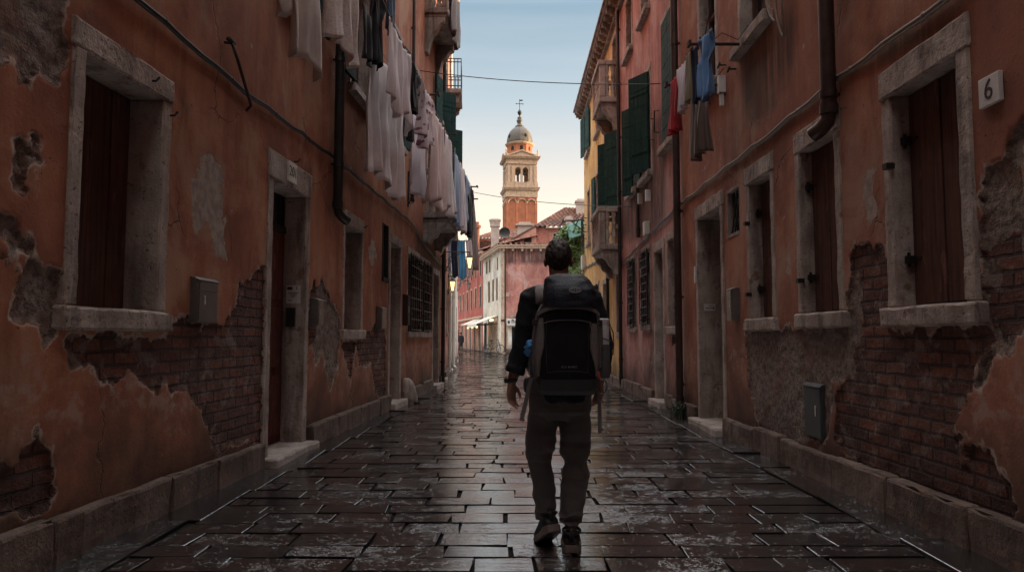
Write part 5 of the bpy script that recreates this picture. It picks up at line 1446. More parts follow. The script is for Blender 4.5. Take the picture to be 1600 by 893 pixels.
def tree():
    rs = random.Random(14)
    r = empty('tree', (-5.6, 64, 0), 'small dark bushy tree beside the red terrace at the end of the lane', 'tree')
    one('trunk', 'rust', r, lambda mb: (mb.tube([(-5.6, 64, -.05), (-5.55, 64, 1.5), (-5.5, 64, 2.6)], [.14, .11, .08], 8), mb.tube([(-5.55, 64, 1.8), (-5.9, 64.2, 3.0), (-6.1, 64.2, 4.2)], [.07, .05, .03], 7), mb.tube([(-5.5, 64, 2.4), (-5.2, 63.9, 3.6), (-5.1, 64, 4.8)], [.07, .05, .03], 7)))
    mb = MB()
    for _ in range(26): leaves(mb, (-5.6 + rs.gauss(0, .55), 64 + rs.gauss(0, .6), 3.4 + rs.gauss(0, .9)), (.5, .5, .45), 70, .10, rs)
    mb.build('crown', 'leaf_dark', r)
tree()

def bicycle():
    r = empty('bicycle', (-1.0, 55.6, 0), 'dark bicycle propped by the white corner of the rose house', 'bicycle')
    F = frame(-1.35, 55.8, .94, .34, .34, -.94)
    for u in (-.55, .5):
        w = one('wheel', 'iron', r, lambda mb: mb.tube([F(u + .33 * math.cos(a), 0, .35 + .33 * math.sin(a)) for a in [2 * PI * i / 28 for i in range(29)]], .026, 6))
        one('spokes', 'steel', w, lambda mb: [mb.tube([F(u, 0, .35), F(u + .32 * math.cos(a), 0, .35 + .32 * math.sin(a))], .006, 4) for a in [2 * PI * i / 12 for i in range(12)]])
    one('frame', 'pipe_dark', r, lambda mb: (mb.tube([F(-.55, 0, .35), F(-.1, 0, .32), F(.38, 0, .8), F(-.2, 0, .82), F(-.1, 0, .32)], .028, 6), mb.tube([F(-.55, 0, .35), F(-.2, 0, .82)], .022, 6), mb.tube([F(.5, 0, .35), F(.36, 0, .95)], .028, 6), mb.tube([F(-.2, 0, .8), F(-.22, 0, .95)], .025, 6)))
    one('saddle', 'iron', r, lambda mb: mb.ball(F(-.24, 0, 1.0), (.16, .08, .06), 10, 6))
    one('handlebar', 'iron', r, lambda mb: mb.tube([F(.2, -.25, 1.06), F(.36, -.12, 1.06), F(.36, .12, 1.06), F(.2, .25, 1.06)], .022, 6))
bicycle()

# lamps beyond
wall_lantern(FL2, 21.6, 3.62, .72, 'lit yellow wall lantern on a long iron bracket, the nearer of the two lit', True)
wall_lantern(FL2, 24.0, 3.10, .16, 'lit yellow wall lantern close against the wall, lower and farther than the other', True)
wall_lantern(FL2, 40.0, 4.2, .62, 'unlit wall lantern on the far low house, in front of the red terrace')

# ------------------------------------------------------------------ washing
GL = 'washing hung along the left houses'; GR = 'washing hung from the right wall'; GF = 'washing hung low across the far left'
line('clothesline', 'thin clothesline along the left wall above the nearest grey towels', [FL(5.3, .60, 5.30), FL(8.35, .60, 5.26)], .005, 'cable_pale', .03, group='clotheslines')
line('clothesline', 'inner clothesline close to the left wall behind the large white sheet', [FL(8.35, .44, 5.20), FL(12.0, .44, 5.22), FL(14.3, .44, 5.16)], .005, 'cable_pale', .04, group='clotheslines')
line('clothesline', 'outer clothesline of the left wall running far down the street to the last bracket', [FL(8.35, .76, 5.26), FL(12.0, .76, 5.24), FL(14.3, .78, 5.22), FL(19.0, .78, 5.14)], .005, 'cable_pale', .04, group='clotheslines')
line('clothesline', 'short clothesline with coloured clothes between two rods on the right wall', [FR(8.12, .64, 4.53), FR(9.1, .66, 4.42)], .005, 'cable_pale', .02, group='clotheslines')
def HLc(label, u0, u1, n, ztop, zbot, mat, seed, **kw):
    kw.setdefault('cat', 'laundry')
    nm = kw.pop('name', 'hanging_cloth')
    return hang_cloth(nm, label, FL(u0, n, ztop), FL(u1, n + kw.pop('dn', 0), ztop), ztop - zbot, mat, group=GL, seed=seed, **kw)
HLc('short grey towel, nearest cloth of the left washing', 5.46, 5.86, .60, 5.29, 3.80, 'cloth_grey', 1, folds=2, amp=.03, name='towel')
HLc('long beige grey blanket with a rolled hem, beside the nearest short towel', 5.86, 6.66, .62, 5.28, 3.58, 'cloth_grey', 2, folds=1.2, amp=.06, hem=.025, name='blanket')
HLc('lacy fringed cream cloth left of the dark pipe', 6.85, 7.92, .62, 5.27, 4.15, 'cloth_lace', 3, folds=2.6, amp=.05, hem=.05, name='lace_cloth')
HLc('black garment hanging before the dark upper shutter', 8.62, 9.1, .5, 5.22, 4.62, 'cloth_black', 4, folds=2, amp=.04, name='black_garment', cat='clothing')
HLc('black and grey jacket beside the blue denim', 9.06, 9.62, .5, 5.9, 4.75, 'cloth_black', 5, folds=3, amp=.05, taper=shirt_taper, sleeves=True, name='jacket', cat='clothing')
HLc('blue denim piece high up by the white sheet', 9.72, 10.2, .55, 6.2, 5.42, 'cloth_denim', 6, folds=2, amp=.04, name='denim', cat='clothing')
HLc('large striped white sheet with fringed slanting hem', 9.0, 10.42, .76, 5.24, 4.18, 'cloth_stripe', 7, folds=5, amp=.045, hem=.10, name='sheet')
HLc('long pinkish white bedspread hanging lowest over the orange wall', 9.1, 11.6, .44, 5.18, 3.36, 'cloth_white', 8, folds=4.5, amp=.06, hem=.05, name='bedspread')
HLc('black shirt between the striped sheet and the flowered cloth', 10.45, 10.95, .76, 5.22, 4.55, 'cloth_black', 9, folds=2, amp=.05, taper=shirt_taper, sleeves=True, name='shirt', cat='clothing')
HLc('black trousers hanging below the black shirt', 10.62, 10.9, .70, 4.9, 4.12, 'cloth_black', 10, folds=2, amp=.04, name='trousers', cat='clothing')
HLc('white flowered blouse bunched on the left line', 11.05, 12.0, .78, 5.20, 4.28, 'cloth_floral', 11, folds=4, amp=.08, taper=shirt_taper, sleeves=True, hem=.1, name='blouse', cat='clothing')
HLc('smooth white sheet hanging behind the flowered blouse', 12.06, 13.7, .44, 5.16, 3.72, 'cloth_lilac', 12, folds=2.5, amp=.05, name='sheet')
HLc('pale pink sheet over the stone balcony', 12.25, 13.75, .78, 5.18, 3.58, 'cloth_pink', 13, folds=4, amp=.07, hem=.06, name='sheet')
HLc('white sheet just past the pale pink one', 13.8, 14.95, .80, 5.16, 3.66, 'cloth_white', 14, folds=3, amp=.06, hem=.05, name='sheet')
HLc('pale blue sheet on the left line', 15.0, 16.0, .80, 5.14, 3.62, 'cloth_pale_blue', 15, folds=2, amp=.05, name='sheet')
HLc('lilac white pillowcase past the pale blue sheet', 16.05, 17.1, .80, 5.12, 3.62, 'cloth_lilac', 16, folds=2.5, amp=.05, name='pillowcase')
HLc('small pale blue shirt near the far end of the left line', 17.15, 17.7, .80, 5.10, 4.0, 'cloth_pale_blue', 17, folds=2, amp=.05, taper=shirt_taper, sleeves=True, name='shirt', cat='clothing')
HLc('dark coat hanging last on the left line', 17.75, 18.8, .80, 5.08, 3.75, 'cloth_black', 18, folds=3, amp=.06, taper=shirt_taper, sleeves=True, name='coat', cat='clothing')
hang_cloth('hanging_cloth', 'grey cloth draped down from the upper left balcony', FL(16.3, .60, 10.0), FL(17.6, .60, 10.0), 1.85, 'cloth_drape', seed=19, folds=3, amp=.05, hem=.06, group=GL)
line('clothesline', 'low clothesline across the far left beneath the dark coat', [(-1.98, 22.4, 4.20), (-1.05, 22.4, 4.20)], .006, 'cable_pale', .02, group='clotheslines')
for (x0, x1, zb, m, lab, sd) in ((-1.94, -1.86, 3.2, 'cloth_pale_blue', 'narrow pale blue cloth, innermost on the low far line', 21), (-1.85, -1.66, 3.05, 'cloth_navy', 'navy garment on the low far line', 22), (-1.63, -1.42, 3.0, 'cloth_bright_blue', 'bright blue garment on the low far line', 23), (-1.40, -1.22, 3.05, 'cloth_lilac', 'pale lilac cloth, outermost on the low far line', 24)):
    hang_cloth('hanging_garment', lab, (x0, 22.4, 4.19), (x1, 22.4, 4.19), 4.19 - zb, m, 'clothing', GF, folds=2, amp=.02, seed=sd)
# folded grey drape on a pole with cross arms
def drape():
    r = empty('closed_parasol', (-1.25, 23.2, 3.3), 'closed grey parasol hanging furled from an iron cross arm above the lit lantern', 'parasol')
    one('pole', 'rust', r, lambda mb: (mb.tube([(-1.25, 23.2, 5.9), (-1.25, 23.2, 3.2)], .022, 6), mb.tube([(-1.42, 23.2, 5.62), (-1.08, 23.2, 5.62)], .022, 6), mb.tube([(-2.05, 23.2, 5.8), (-1.25, 23.2, 5.66)], .02, 6)))
    def f(mb):
        secs = []
        for i in range(15):
            t = i / 14; rr = .03 + .155 * t ** .8
            secs.append(((-1.25, 23.2, 5.6 - 2.25 * t), rr, rr * .8))
        mb.loft(secs, 40)
        for v in mb.bm.verts:
            a = math.atan2(v.co.y - 23.2, v.co.x + 1.25); k = 1 + .16 * math.cos(a * 8 + v.co.z * 1.3); v.co.x = -1.25 + (v.co.x + 1.25) * k; v.co.y = 23.2 + (v.co.y - 23.2) * k
    one('canopy', 'cloth_drape', r, f, smooth=True)
drape()
def HRc(name, label, u0, u1, n0, n1, zt, zb, mat, seed, **kw):
    cat = kw.pop('cat', 'clothing')
    return hang_cloth(name, label, FR(u0, n0, zt), FR(u1, n1, zt - kw.pop('dz', 0)), zt - zb, mat, cat, GR, seed=seed, **kw)
HRc('shirt', 'blue shirt, nearest garment on the right wall', 7.72, 8.04, .52, .58, 4.54, 3.82, 'cloth_blue', 31, folds=2, amp=.05, taper=shirt_taper, sleeves=True, hem=.06)
HRc('trousers', 'narrow navy trousers between the blue shirt and the olive cloth', 8.08, 8.2, .58, .62, 4.50, 3.86, 'cloth_navy', 32, folds=1.5, amp=.02)
HRc('hanging_cloth', 'olive beige cloth beside the blue shirt on the right', 8.2, 8.4, .63, .64, 4.49, 3.94, 'cloth_olive', 33, folds=2, amp=.03)
HRc('hanging_cloth', 'pale lilac cloth between the olive cloth and the red one on the right', 8.42, 8.76, .64, .65, 4.47, 3.93, 'cloth_lilac', 34, folds=3, amp=.04)
HRc('hanging_garment', 'red garment, farthest on the right wall line', 8.78, 9.1, .65, .66, 4.43, 3.76, 'cloth_red', 35, folds=3, amp=.05)
HRc('trousers', 'long brown striped trousers hanging below the other clothes on the right', 8.62, 9.34, .34, .36, 4.36, 3.46, 'cloth_brown', 36, folds=3, amp=.05, spread=-.1)
# wires across the street
line('overhead_wire', 'high wire strung across the street from the left wall to the pink house', [FL(15.5, .02, 6.95), FR(12.9, .02, 5.75)], .009, 'cable', .10, 'wire', 'overhead wires')
line('overhead_wire', 'low wire strung across the street from the furled parasol to the pink house', [(-1.25, 23.2, 5.84), FR(16.2, .02, 4.12)], .008, 'cable', .10, 'wire', 'overhead wires')
line('overhead_wire', 'wire slanting up the right wall from the blue shirt to above', [FR(7.9, .55, 4.55), FR(6.4, .5, 6.2)], .006, 'cable', .0, 'wire', 'overhead wires')
# ------------------------------------------------------------------ the walker
def hand(mb, wr, ax, sp, pn, k=1.0, curl=.5):
    """wr wrist, ax towards the fingertips, sp from little finger to thumb, pn out of the palm"""
    wr, ax, sp, pn = Vector(wr), Vector(ax).normalized(), Vector(sp), Vector(pn)
    sp = (sp - ax * sp.dot(ax)).normalized(); pn = ax.cross(sp) if ax.cross(sp).dot(pn) > 0 else -ax.cross(sp)
    def P(a, s, p): return wr + ax * a * k + sp * s * k + pn * p * k
    mb.tube([P(-.015, 0, 0), P(.015, 0, 0), P(.05, .002, .002), P(.082, .002, .004), P(.096, .002, .006)], [(.027 * k, .020 * k), (.030 * k, .019 * k), (.041 * k, .016 * k), (.041 * k, .014 * k), (.036 * k, .011 * k)], 12, ref=sp)
    for s, L, r in ((-.031, .058, .0075), (-.011, .073, .0085), (.011, .078, .0088), (.032, .070, .0085)):
        a0 = .088 - abs(s) * .15; pts = [P(a0 - .03, s * .8, .004), P(a0, s, .005)]
        ang = 0; a, p = a0, .005
        for q, f in ((.44, .55), (.31, .75), (.25, .5)):
            ang += curl * f * (1.0 + (.25 if s < 0 else 0))
            a += L * q * math.cos(ang); p += L * q * math.sin(ang); pts.append(P(a, s * (1 + .1 * q), p))
        mb.tube(pts, [r * k, r * 1.02 * k, r * k, r * .9 * k, r * .72 * k], 8)
    mb.tube([P(.018, .022, .006), P(.042, .046, .016), P(.066, .053, .028), P(.088, .048, .036)], [.0125 * k, .0115 * k, .0098 * k, .0075 * k], 8)

SHL, ELL, WRL = (.112, 4.47, 1.455), (.058, 4.475, 1.16), (-.004, 4.475, .945)
SHR, ELR, WRR = (.486, 4.47, 1.455), (.552, 4.49, 1.17), (.532, 4.50, .945)
HIPL, KNL, ANL = (.195, 4.45, .86), (.168, 4.52, .50), (.204, 4.455, .155)
HIPR, KNR, ANR = (.375, 4.45, .86), (.378, 4.46, .49), (.346, 4.385, .10)
HEAD = (.284, 4.495, 1.695)

def walker():
    r = empty('person', (.30, 4.45, 0), 'man walking away down the street in dark navy shirt, dark trousers and wristwatch', 'person')
    mb = MB(); hx, hy, hz = HEAD
    mb.ball((hx, hy - .004, hz + .02), (.074, .092, .095), 24, 16)
    mb.ball((hx, hy + .022, hz - .035), (.058, .066, .082), 20, 14)
    mb.tube([(hx + .004, hy - .03, hz - .18), (hx + .003, hy - .022, hz - .10), (hx, hy - .012, hz - .02)], [.068, .060, .062], 16)
    mb.tube([(hx, hy + .075, hz + .015), (hx, hy + .108, hz - .028), (hx, hy + .088, hz - .036)], [.010, .015, .010], 8)
    for s in (-1, 1):
        mb.ball((hx + s * .078, hy - .012, hz - .012), (.013, .024, .034), 10, 8, Matrix.Rotation(s * .35, 3, 'Z'))
        mb.ball((hx + s * .030, hy + .078, hz + .030), (.020, .012, .007), 8, 6)
    mb.ball((hx, hy + .080, hz - .070), (.024, .012, .010), 10, 6)
    mb.loft([((.285, 4.45, .80), .15, .10), ((.285, 4.44, .95), .155, .105), ((.29, 4.455, 1.10), .14, .10), ((.295, 4.465, 1.30), .165, .11), ((.297, 4.465, 1.43), .175, .095), ((.297, 4.465, 1.50), .10, .07), ((.292, 4.47, 1.55), .06, .06)], 28)
    for s, e, w in ((SHL, ELL, WRL), (SHR, ELR, WRR)):
        m1 = Vector(s).lerp(Vector(e), .45); m2 = Vector(e).lerp(Vector(w), .3)
        mb.tube([s, m1, e, m2, w], [.055, .048, .041, .042, .027], 14)
    hand(mb, WRL, (-.05, .03, -1), (.62, .78, 0), (.78, -.62, 0), 1.0, .55)
    hand(mb, WRR, (-.03, -.02, -1), (-.62, .78, 0), (-.78, -.62, 0), 1.0, .75)
    for h, k, a in ((HIPL, KNL, ANL), (HIPR, KNR, ANR)):
        c = Vector(k).lerp(Vector(a), .3)
        mb.tube([h, Vector(h).lerp(Vector(k), .5), k, c, a], [.085, .072, .056, .056, .038], 14)
    foot(mb, ANL, True); foot(mb, ANR, False)
    b = mb.build('body', 'skin', r); remesh(b, .0045, 3)
    for s in (-1, 1):
        one('eye', 'plate', r, lambda m: m.ball((hx + s * .030, hy + .078, hz + .016), (.012, .010, .009), 10, 8), smooth=True)
    # hair: short, brushed up, falling to the nape, ears free
    hm = MB(); NS, NR = 96, 48; rows = []
    for j in range(NR + 1):
        row = []
        for i in range(NS):
            ph = 2 * PI * i / NS; cb, sb = math.cos(ph), math.sin(ph)          # sb = -1 is the back of the head
            if sb < 0: lim = .90 * PI - .25 * PI * abs(cb) ** 2.2
            else: lim = .65 * PI - .26 * PI * sb ** .7
            lim *= 1 + .035 * noise.noise(Vector((cb * 4, sb * 4, 2)))
            th = lim * j / NR
            d = Vector((math.sin(th) * cb, math.sin(th) * sb, math.cos(th)))
            e = max(0.0, (j / NR - .86) / .14)
            cl = .07 * noise.noise(Vector((d.x * 5, d.y * 5, d.z * 3))) + .05 * noise.noise(Vector((d.x * 13, d.y * 13, d.z * 5))) + .035 * noise.noise(Vector((ph * 14, d.z * 4, 3)))
            thick = 1.07 + .055 * max(0, d.z) + .05 * max(0, -d.y) * max(0, 1 - abs(d.z) * 1.1) + cl * (1 - .6 * e)
            thick = thick * (1 - e) + .985 * e
            neck = max(0.0, -d.z - .45)
            row.append(hm.v((hx + (.0765 + .0) * thick * d.x * (1 - .22 * neck), hy - .004 + .099 * thick * d.y * (1 - .30 * neck), hz + .015 + .104 * thick * d.z - .045 * neck)))
        rows.append(row)
    for a, c in zip(rows, rows[1:]):
        for i in range(NS): hm.bm.faces.new([a[i], a[(i + 1) % NS], c[(i + 1) % NS], c[i]])
    bmesh.ops.remove_doubles(hm.bm, verts=hm.bm.verts, dist=1e-5)
    hm.build('hair', 'hair', r, smooth=True)
    # shirt with rolled sleeves
    sm = MB()
    sm.loft([((.285, 4.45, .84), .182, .128), ((.285, 4.44, .95), .178, .125), ((.29, 4.455, 1.10), .168, .122), ((.295, 4.465, 1.30), .19, .13), ((.297, 4.465, 1.42), .197, .115), ((.297, 4.465, 1.485), .15, .092), ((.295, 4.468, 1.53), .085, .075), ((.292, 4.47, 1.555), .073, .072)], 32)
    for s, e, w, sg in ((SHL, ELL, WRL, -1), (SHR, ELR, WRR, 1)):
        s, e, w = Vector(s), Vector(e), Vector(w)
        pts = [s + Vector((-sg * .05, 0, .02)), s, s.lerp(e, .35), s.lerp(e, .7), e, e.lerp(w, .3), e.lerp(w, .58)]
        sm.tube(pts, [.062, .072, .069, .064, .060, .060, .057], 18)
        a = e.lerp(w, .50); b_ = e.lerp(w, .72); sm.tube([a, a.lerp(b_, .15), a.lerp(b_, .85), b_], [.058, .064, .063, .058], 18)
    sm.tube([(.284 + .075 * math.cos(t), 4.468 + .076 * math.sin(t), 1.555 - .012 * math.sin(t)) for t in [2 * PI * i / 20 for i in range(21)]], [(.012, .026)] * 21, 8, ref=(1, 0, 0))
    sh = sm.build('shirt', 'shirt', r)
    def fold(v, n):
        q = .008 * noise.noise(Vector((v.x * 9, v.y * 9, v.z * 5 + 2))) + .007 * noise.noise(Vector((v.x * 14 + v.z * 12, v.y * 14, v.z * 20)))
        return v + n * q
    remesh(sh, .0075, 3, fold)
    # trousers
    tm = MB()
    tm.loft([((.283, 4.45, .735), .10, .10), ((.283, 4.45, .78), .185, .128), ((.284, 4.45, .87), .193, .132), ((.285, 4.445, .95), .180, .126), ((.285, 4.445, .985), .176, .122)], 32)
    for h, k, a, rr in ((HIPL, KNL, ANL, (.098, .094, .086, .080, .074, .066, .060)), (HIPR, KNR, ANR, (.100, .097, .088, .079, .076, .074, .068))):
        h, k, a = Vector(h), Vector(k), Vector(a)
        hem = a + (a - k).normalized() * (.0 if a.z > .12 else -.035)
        pts = [h + Vector((0, 0, -.02)), h.lerp(k, .3), h.lerp(k, .65), k, k.lerp(hem, .35), k.lerp(hem, .7), hem]
        tm.tube(pts, list(rr), 22)
    # the cloth breaks behind the lifted knee and stacks on the planted shoe
    k = Vector(KNL); tm.tube([k + Vector((-.06, -.055, .075)), k + Vector((0, -.085, .055)), k + Vector((.07, -.05, .07))], .024, 8)
    tm.tube([k + Vector((-.06, -.05, .01)), k + Vector((.0, -.075, -.005)), k + Vector((.06, -.05, .015))], .020, 8)
    a = Vector(ANR)
    for dz, q in ((.045, .064), (.09, .067)):
        tm.tube([a + Vector((q * math.cos(t), .004 + q * math.sin(t), dz + .012 * math.sin(2 * t + dz * 40))) for t in [2 * PI * i / 20 for i in range(21)]], .013, 8)
    tr = tm.build('trousers', 'trousers', r)
    def fold2(v, n):
        q = .013 * noise.noise(Vector((v.x * 7, v.y * 7, v.z * 4))) + .011 * noise.noise(Vector((v.x * 8 + v.z * 9, v.y * 9 - v.z * 4, v.z * 16)))
        near = math.exp(-((v.z - .52) / .12) ** 2) + math.exp(-((v.z - .14) / .07) ** 2)
        return v + n * (q * (1 + near))
    remesh(tr, .007, 2, fold2)
    for a, up in ((ANL, True), (ANR, False)): shoe(r, a, up)
    def wt(m):
        c = Vector(WRL) + Vector((.003, -.0, .018))
        m.tube([c + Vector((.034 * math.cos(t), .031 * math.sin(t), .005 * math.cos(t))) for t in [2 * PI * i / 24 for i in range(25)]], [(.003, .012)] * 25, 8, ref=(1, 0, 0))
    w = one('watch', 'shoe', r, wt, smooth=True)
    one('watch_case', 'shoe', w, lambda m: m.tube([Vector(WRL) + Vector((-.028, -.012, .018)), Vector(WRL) + Vector((-.038, -.017, .018))], .016, 14))
    return r

def foot_frame(an, up):
    an = Vector(an)
    if up:   # heel up, toe down, turned out a little
        f = Vector((-.22, .86, -.46)).normalized(); side = Vector((.95, .27, .05)); side = (side - f * side.dot(f)).normalized()
    else:
        f = Vector((.05, 1, -.02)).normalized(); side = Vector((1, -.05, 0)); side = (side - f * side.dot(f)).normalized()
    return an, f, side, side.cross(f)
def foot(mb, an, up):
    an, f, s, u = foot_frame(an, up)
    def P(a, b, c): return an + f * a + s * b + u * c
    mb.tube([P(-.05, 0, -.05), P(0, 0, -.04), P(.08, 0, -.06), P(.16, 0, -.075)], [.030, .036, .034, .026], 12)
def shoe(r, an, up):
    an, f, s, u = foot_frame(an, up)
    h = .098
    def P(a, b, c): return an + f * a + s * b + u * c
    # lasts: (along, half width, top height)
    L = [(-.092, .026, .055), (-.080, .042, .085), (-.045, .050, .100), (0, .050, .105), (.05, .052, .085), (.10, .055, .066), (.15, .052, .054), (.185, .039, .046), (.203, .018, .034)]
    def up_(m):
        rings = []
        for a, w, t in L:
            ring = []
            for k in range(20):
                q = 2 * PI * k / 20; c, d = math.cos(q), math.sin(q)
                ring.append(m.v(P(a, w * math.copysign(abs(c) ** .7, c), -h + .022 + (t - .022) * (.5 + .5 * math.copysign(abs(d) ** .8, d)))))
            rings.append(ring)
        for x, y in zip(rings, rings[1:]):
            for k in range(20): m.bm.faces.new([x[k], x[(k + 1) % 20], y[(k + 1) % 20], y[k]])
        m.bm.faces.new(list(reversed(rings[0]))); m.bm.faces.new(rings[-1])
        m.tube([P(-.05 + .048 * math.cos(t), .048 * math.sin(t), .012 + .01 * math.cos(t)) for t in [2 * PI * i / 20 for i in range(21)]], .009, 8)
        m.tube([P(-.098, 0, -.035), P(-.100, 0, .0), P(-.093, 0, .03)], [(.014, .006)] * 3, 8, ref=s)
    sh = one('shoe', 'shoe', r, up_, smooth=True)
    def so(m):
        poly = [(a - (.008 if i == 0 else 0) + (.006 if i == len(L) - 1 else 0), w + .006) for i, (a, w, t) in enumerate(L)]
        out = [(a, w) for a, w in poly] + [(a, -w) for a, w in reversed(poly)]
        m.prism(out, lambda a, b: P(a, b, -h - .008), lambda a, b: P(a, b, -h + .026 + (.010 if a < -.03 else 0)))
    one('sole', 'sole', sh, so, bevel=.006)
    one('tread', 'shoe', sh, lambda m: [m.prism([(a, -w), (a + .022, -w), (a + .022, w), (a, w)], lambda x, y: P(x, y, -h - .011), lambda x, y: P(x, y, -h - .0075)) for a, w in ((-.07, .030), (-.035, .036), (.0, .036), (.06, .040), (.09, .042), (.12, .042), (.15, .036))])
walker()

# ------------------------------------------------------------------ the rucksack on his back
PX, PY = .318, 4.265
PS = [(.895, .140, .080, .0), (.92, .160, .102, .0), (.98, .176, .118, -.004), (1.08, .184, .124, -.008), (1.20, .184, .128, -.008), (1.30, .180, .126, -.004), (1.38, .164, .115, .002), (1.43, .138, .095, .004)]
def pack_at(t, z, off=0.0):
    """point on the pack: t -1..1 from the left side round the rear to the right side"""
    for (a, b) in zip(PS, PS[1:]):
        if z <= b[0] or b is PS[-1]:
            k = max(0, min(1, (z - a[0]) / (b[0] - a[0]))); rx = a[1] + (b[1] - a[1]) * k; ry = a[2] + (b[2] - a[2]) * k; dx = a[3] + (b[3] - a[3]) * k; break
    ph = t * PI / 2; s, c = math.sin(ph), math.cos(ph)
    return Vector((PX + dx + (rx + off) * math.copysign(abs(s) ** .62, s), PY - (ry + off) * abs(c) ** .62, z))
def patch(mb, fa, fb, z0, z1, off, nz=24, nt=8, wr=.0):
    rows = []
    for j in range(nz + 1):
        z = z0 + (z1 - z0) * j / nz; a, b = fa(z), fb(z)
        rows.append([mb.v(pack_at(a + (b - a) * i / nt, z, off + wr * noise.noise(Vector((i * .9, z * 30, off * 99))))) for i in range(nt + 1)])
    back = []
    for j in range(nz + 1):
        z = z0 + (z1 - z0) * j / nz; a, b = fa(z), fb(z)
        back.append([mb.v(pack_at(a + (b - a) * i / nt, z, off - .012)) for i in range(nt + 1)])
    for A, sgn in ((rows, 1), (back, -1)):
        for p, q in zip(A, A[1:]):
            for i in range(nt): mb.bm.faces.new([p[i], p[i + 1], q[i + 1], q[i]])
    for j in range(nz):
        for i in (0, nt): mb.bm.faces.new([rows[j][i], rows[j + 1][i], back[j + 1][i], back[j][i]])
    for j in (0, nz):
        for i in range(nt): mb.bm.faces.new([rows[j][i], rows[j][i + 1], back[j][i + 1], back[j][i]])
def strap(mb, pts, w=.024, t=.004, side=None):
    """flat webbing through points lying on the pack"""
    rings = []; n = len(pts)
    for i, p in enumerate(pts):
        p = Vector(p); d = (Vector(pts[min(n - 1, i + 1)]) - Vector(pts[max(0, i - 1)])).normalized()
        nn = Vector(side) if side is not None else Vector((p.x - PX, (p.y - PY) - .02, 0)).normalized()
        s = d.cross(nn).normalized(); nn = s.cross(d)
        rings.append([mb.v(p + s * w / 2 + nn * t), mb.v(p - s * w / 2 + nn * t), mb.v(p - s * w / 2 - nn * t * .5), mb.v(p + s * w / 2 - nn * t * .5)])
    for a, b in zip(rings, rings[1:]):
        for k in range(4): mb.bm.faces.new([a[k], a[(k + 1) % 4], b[(k + 1) % 4], b[k]])
    mb.bm.faces.new(rings[0]); mb.bm.faces.new(rings[-1])
def buckle(r, p, w=.034, h=.036):
    nn = Vector((p.x - PX, (p.y - PY) * 1.4, 0)).normalized(); s = Vector((-nn.y, nn.x, 0))
    def B(u, n, z): return p + s * u + nn * n + Vector((0, 0, z))
    one('buckle', 'buckle', r, lambda m: (m.fbox(B, -w / 2, w / 2, .003, .013, -h / 2, -h * .12), m.fbox(B, -w / 2, w / 2, .003, .012, h * .02, h / 2), m.fbox(B, -w * .32, w * .32, .0135, .017, -h * .35, h * .35)), bevel=.002)

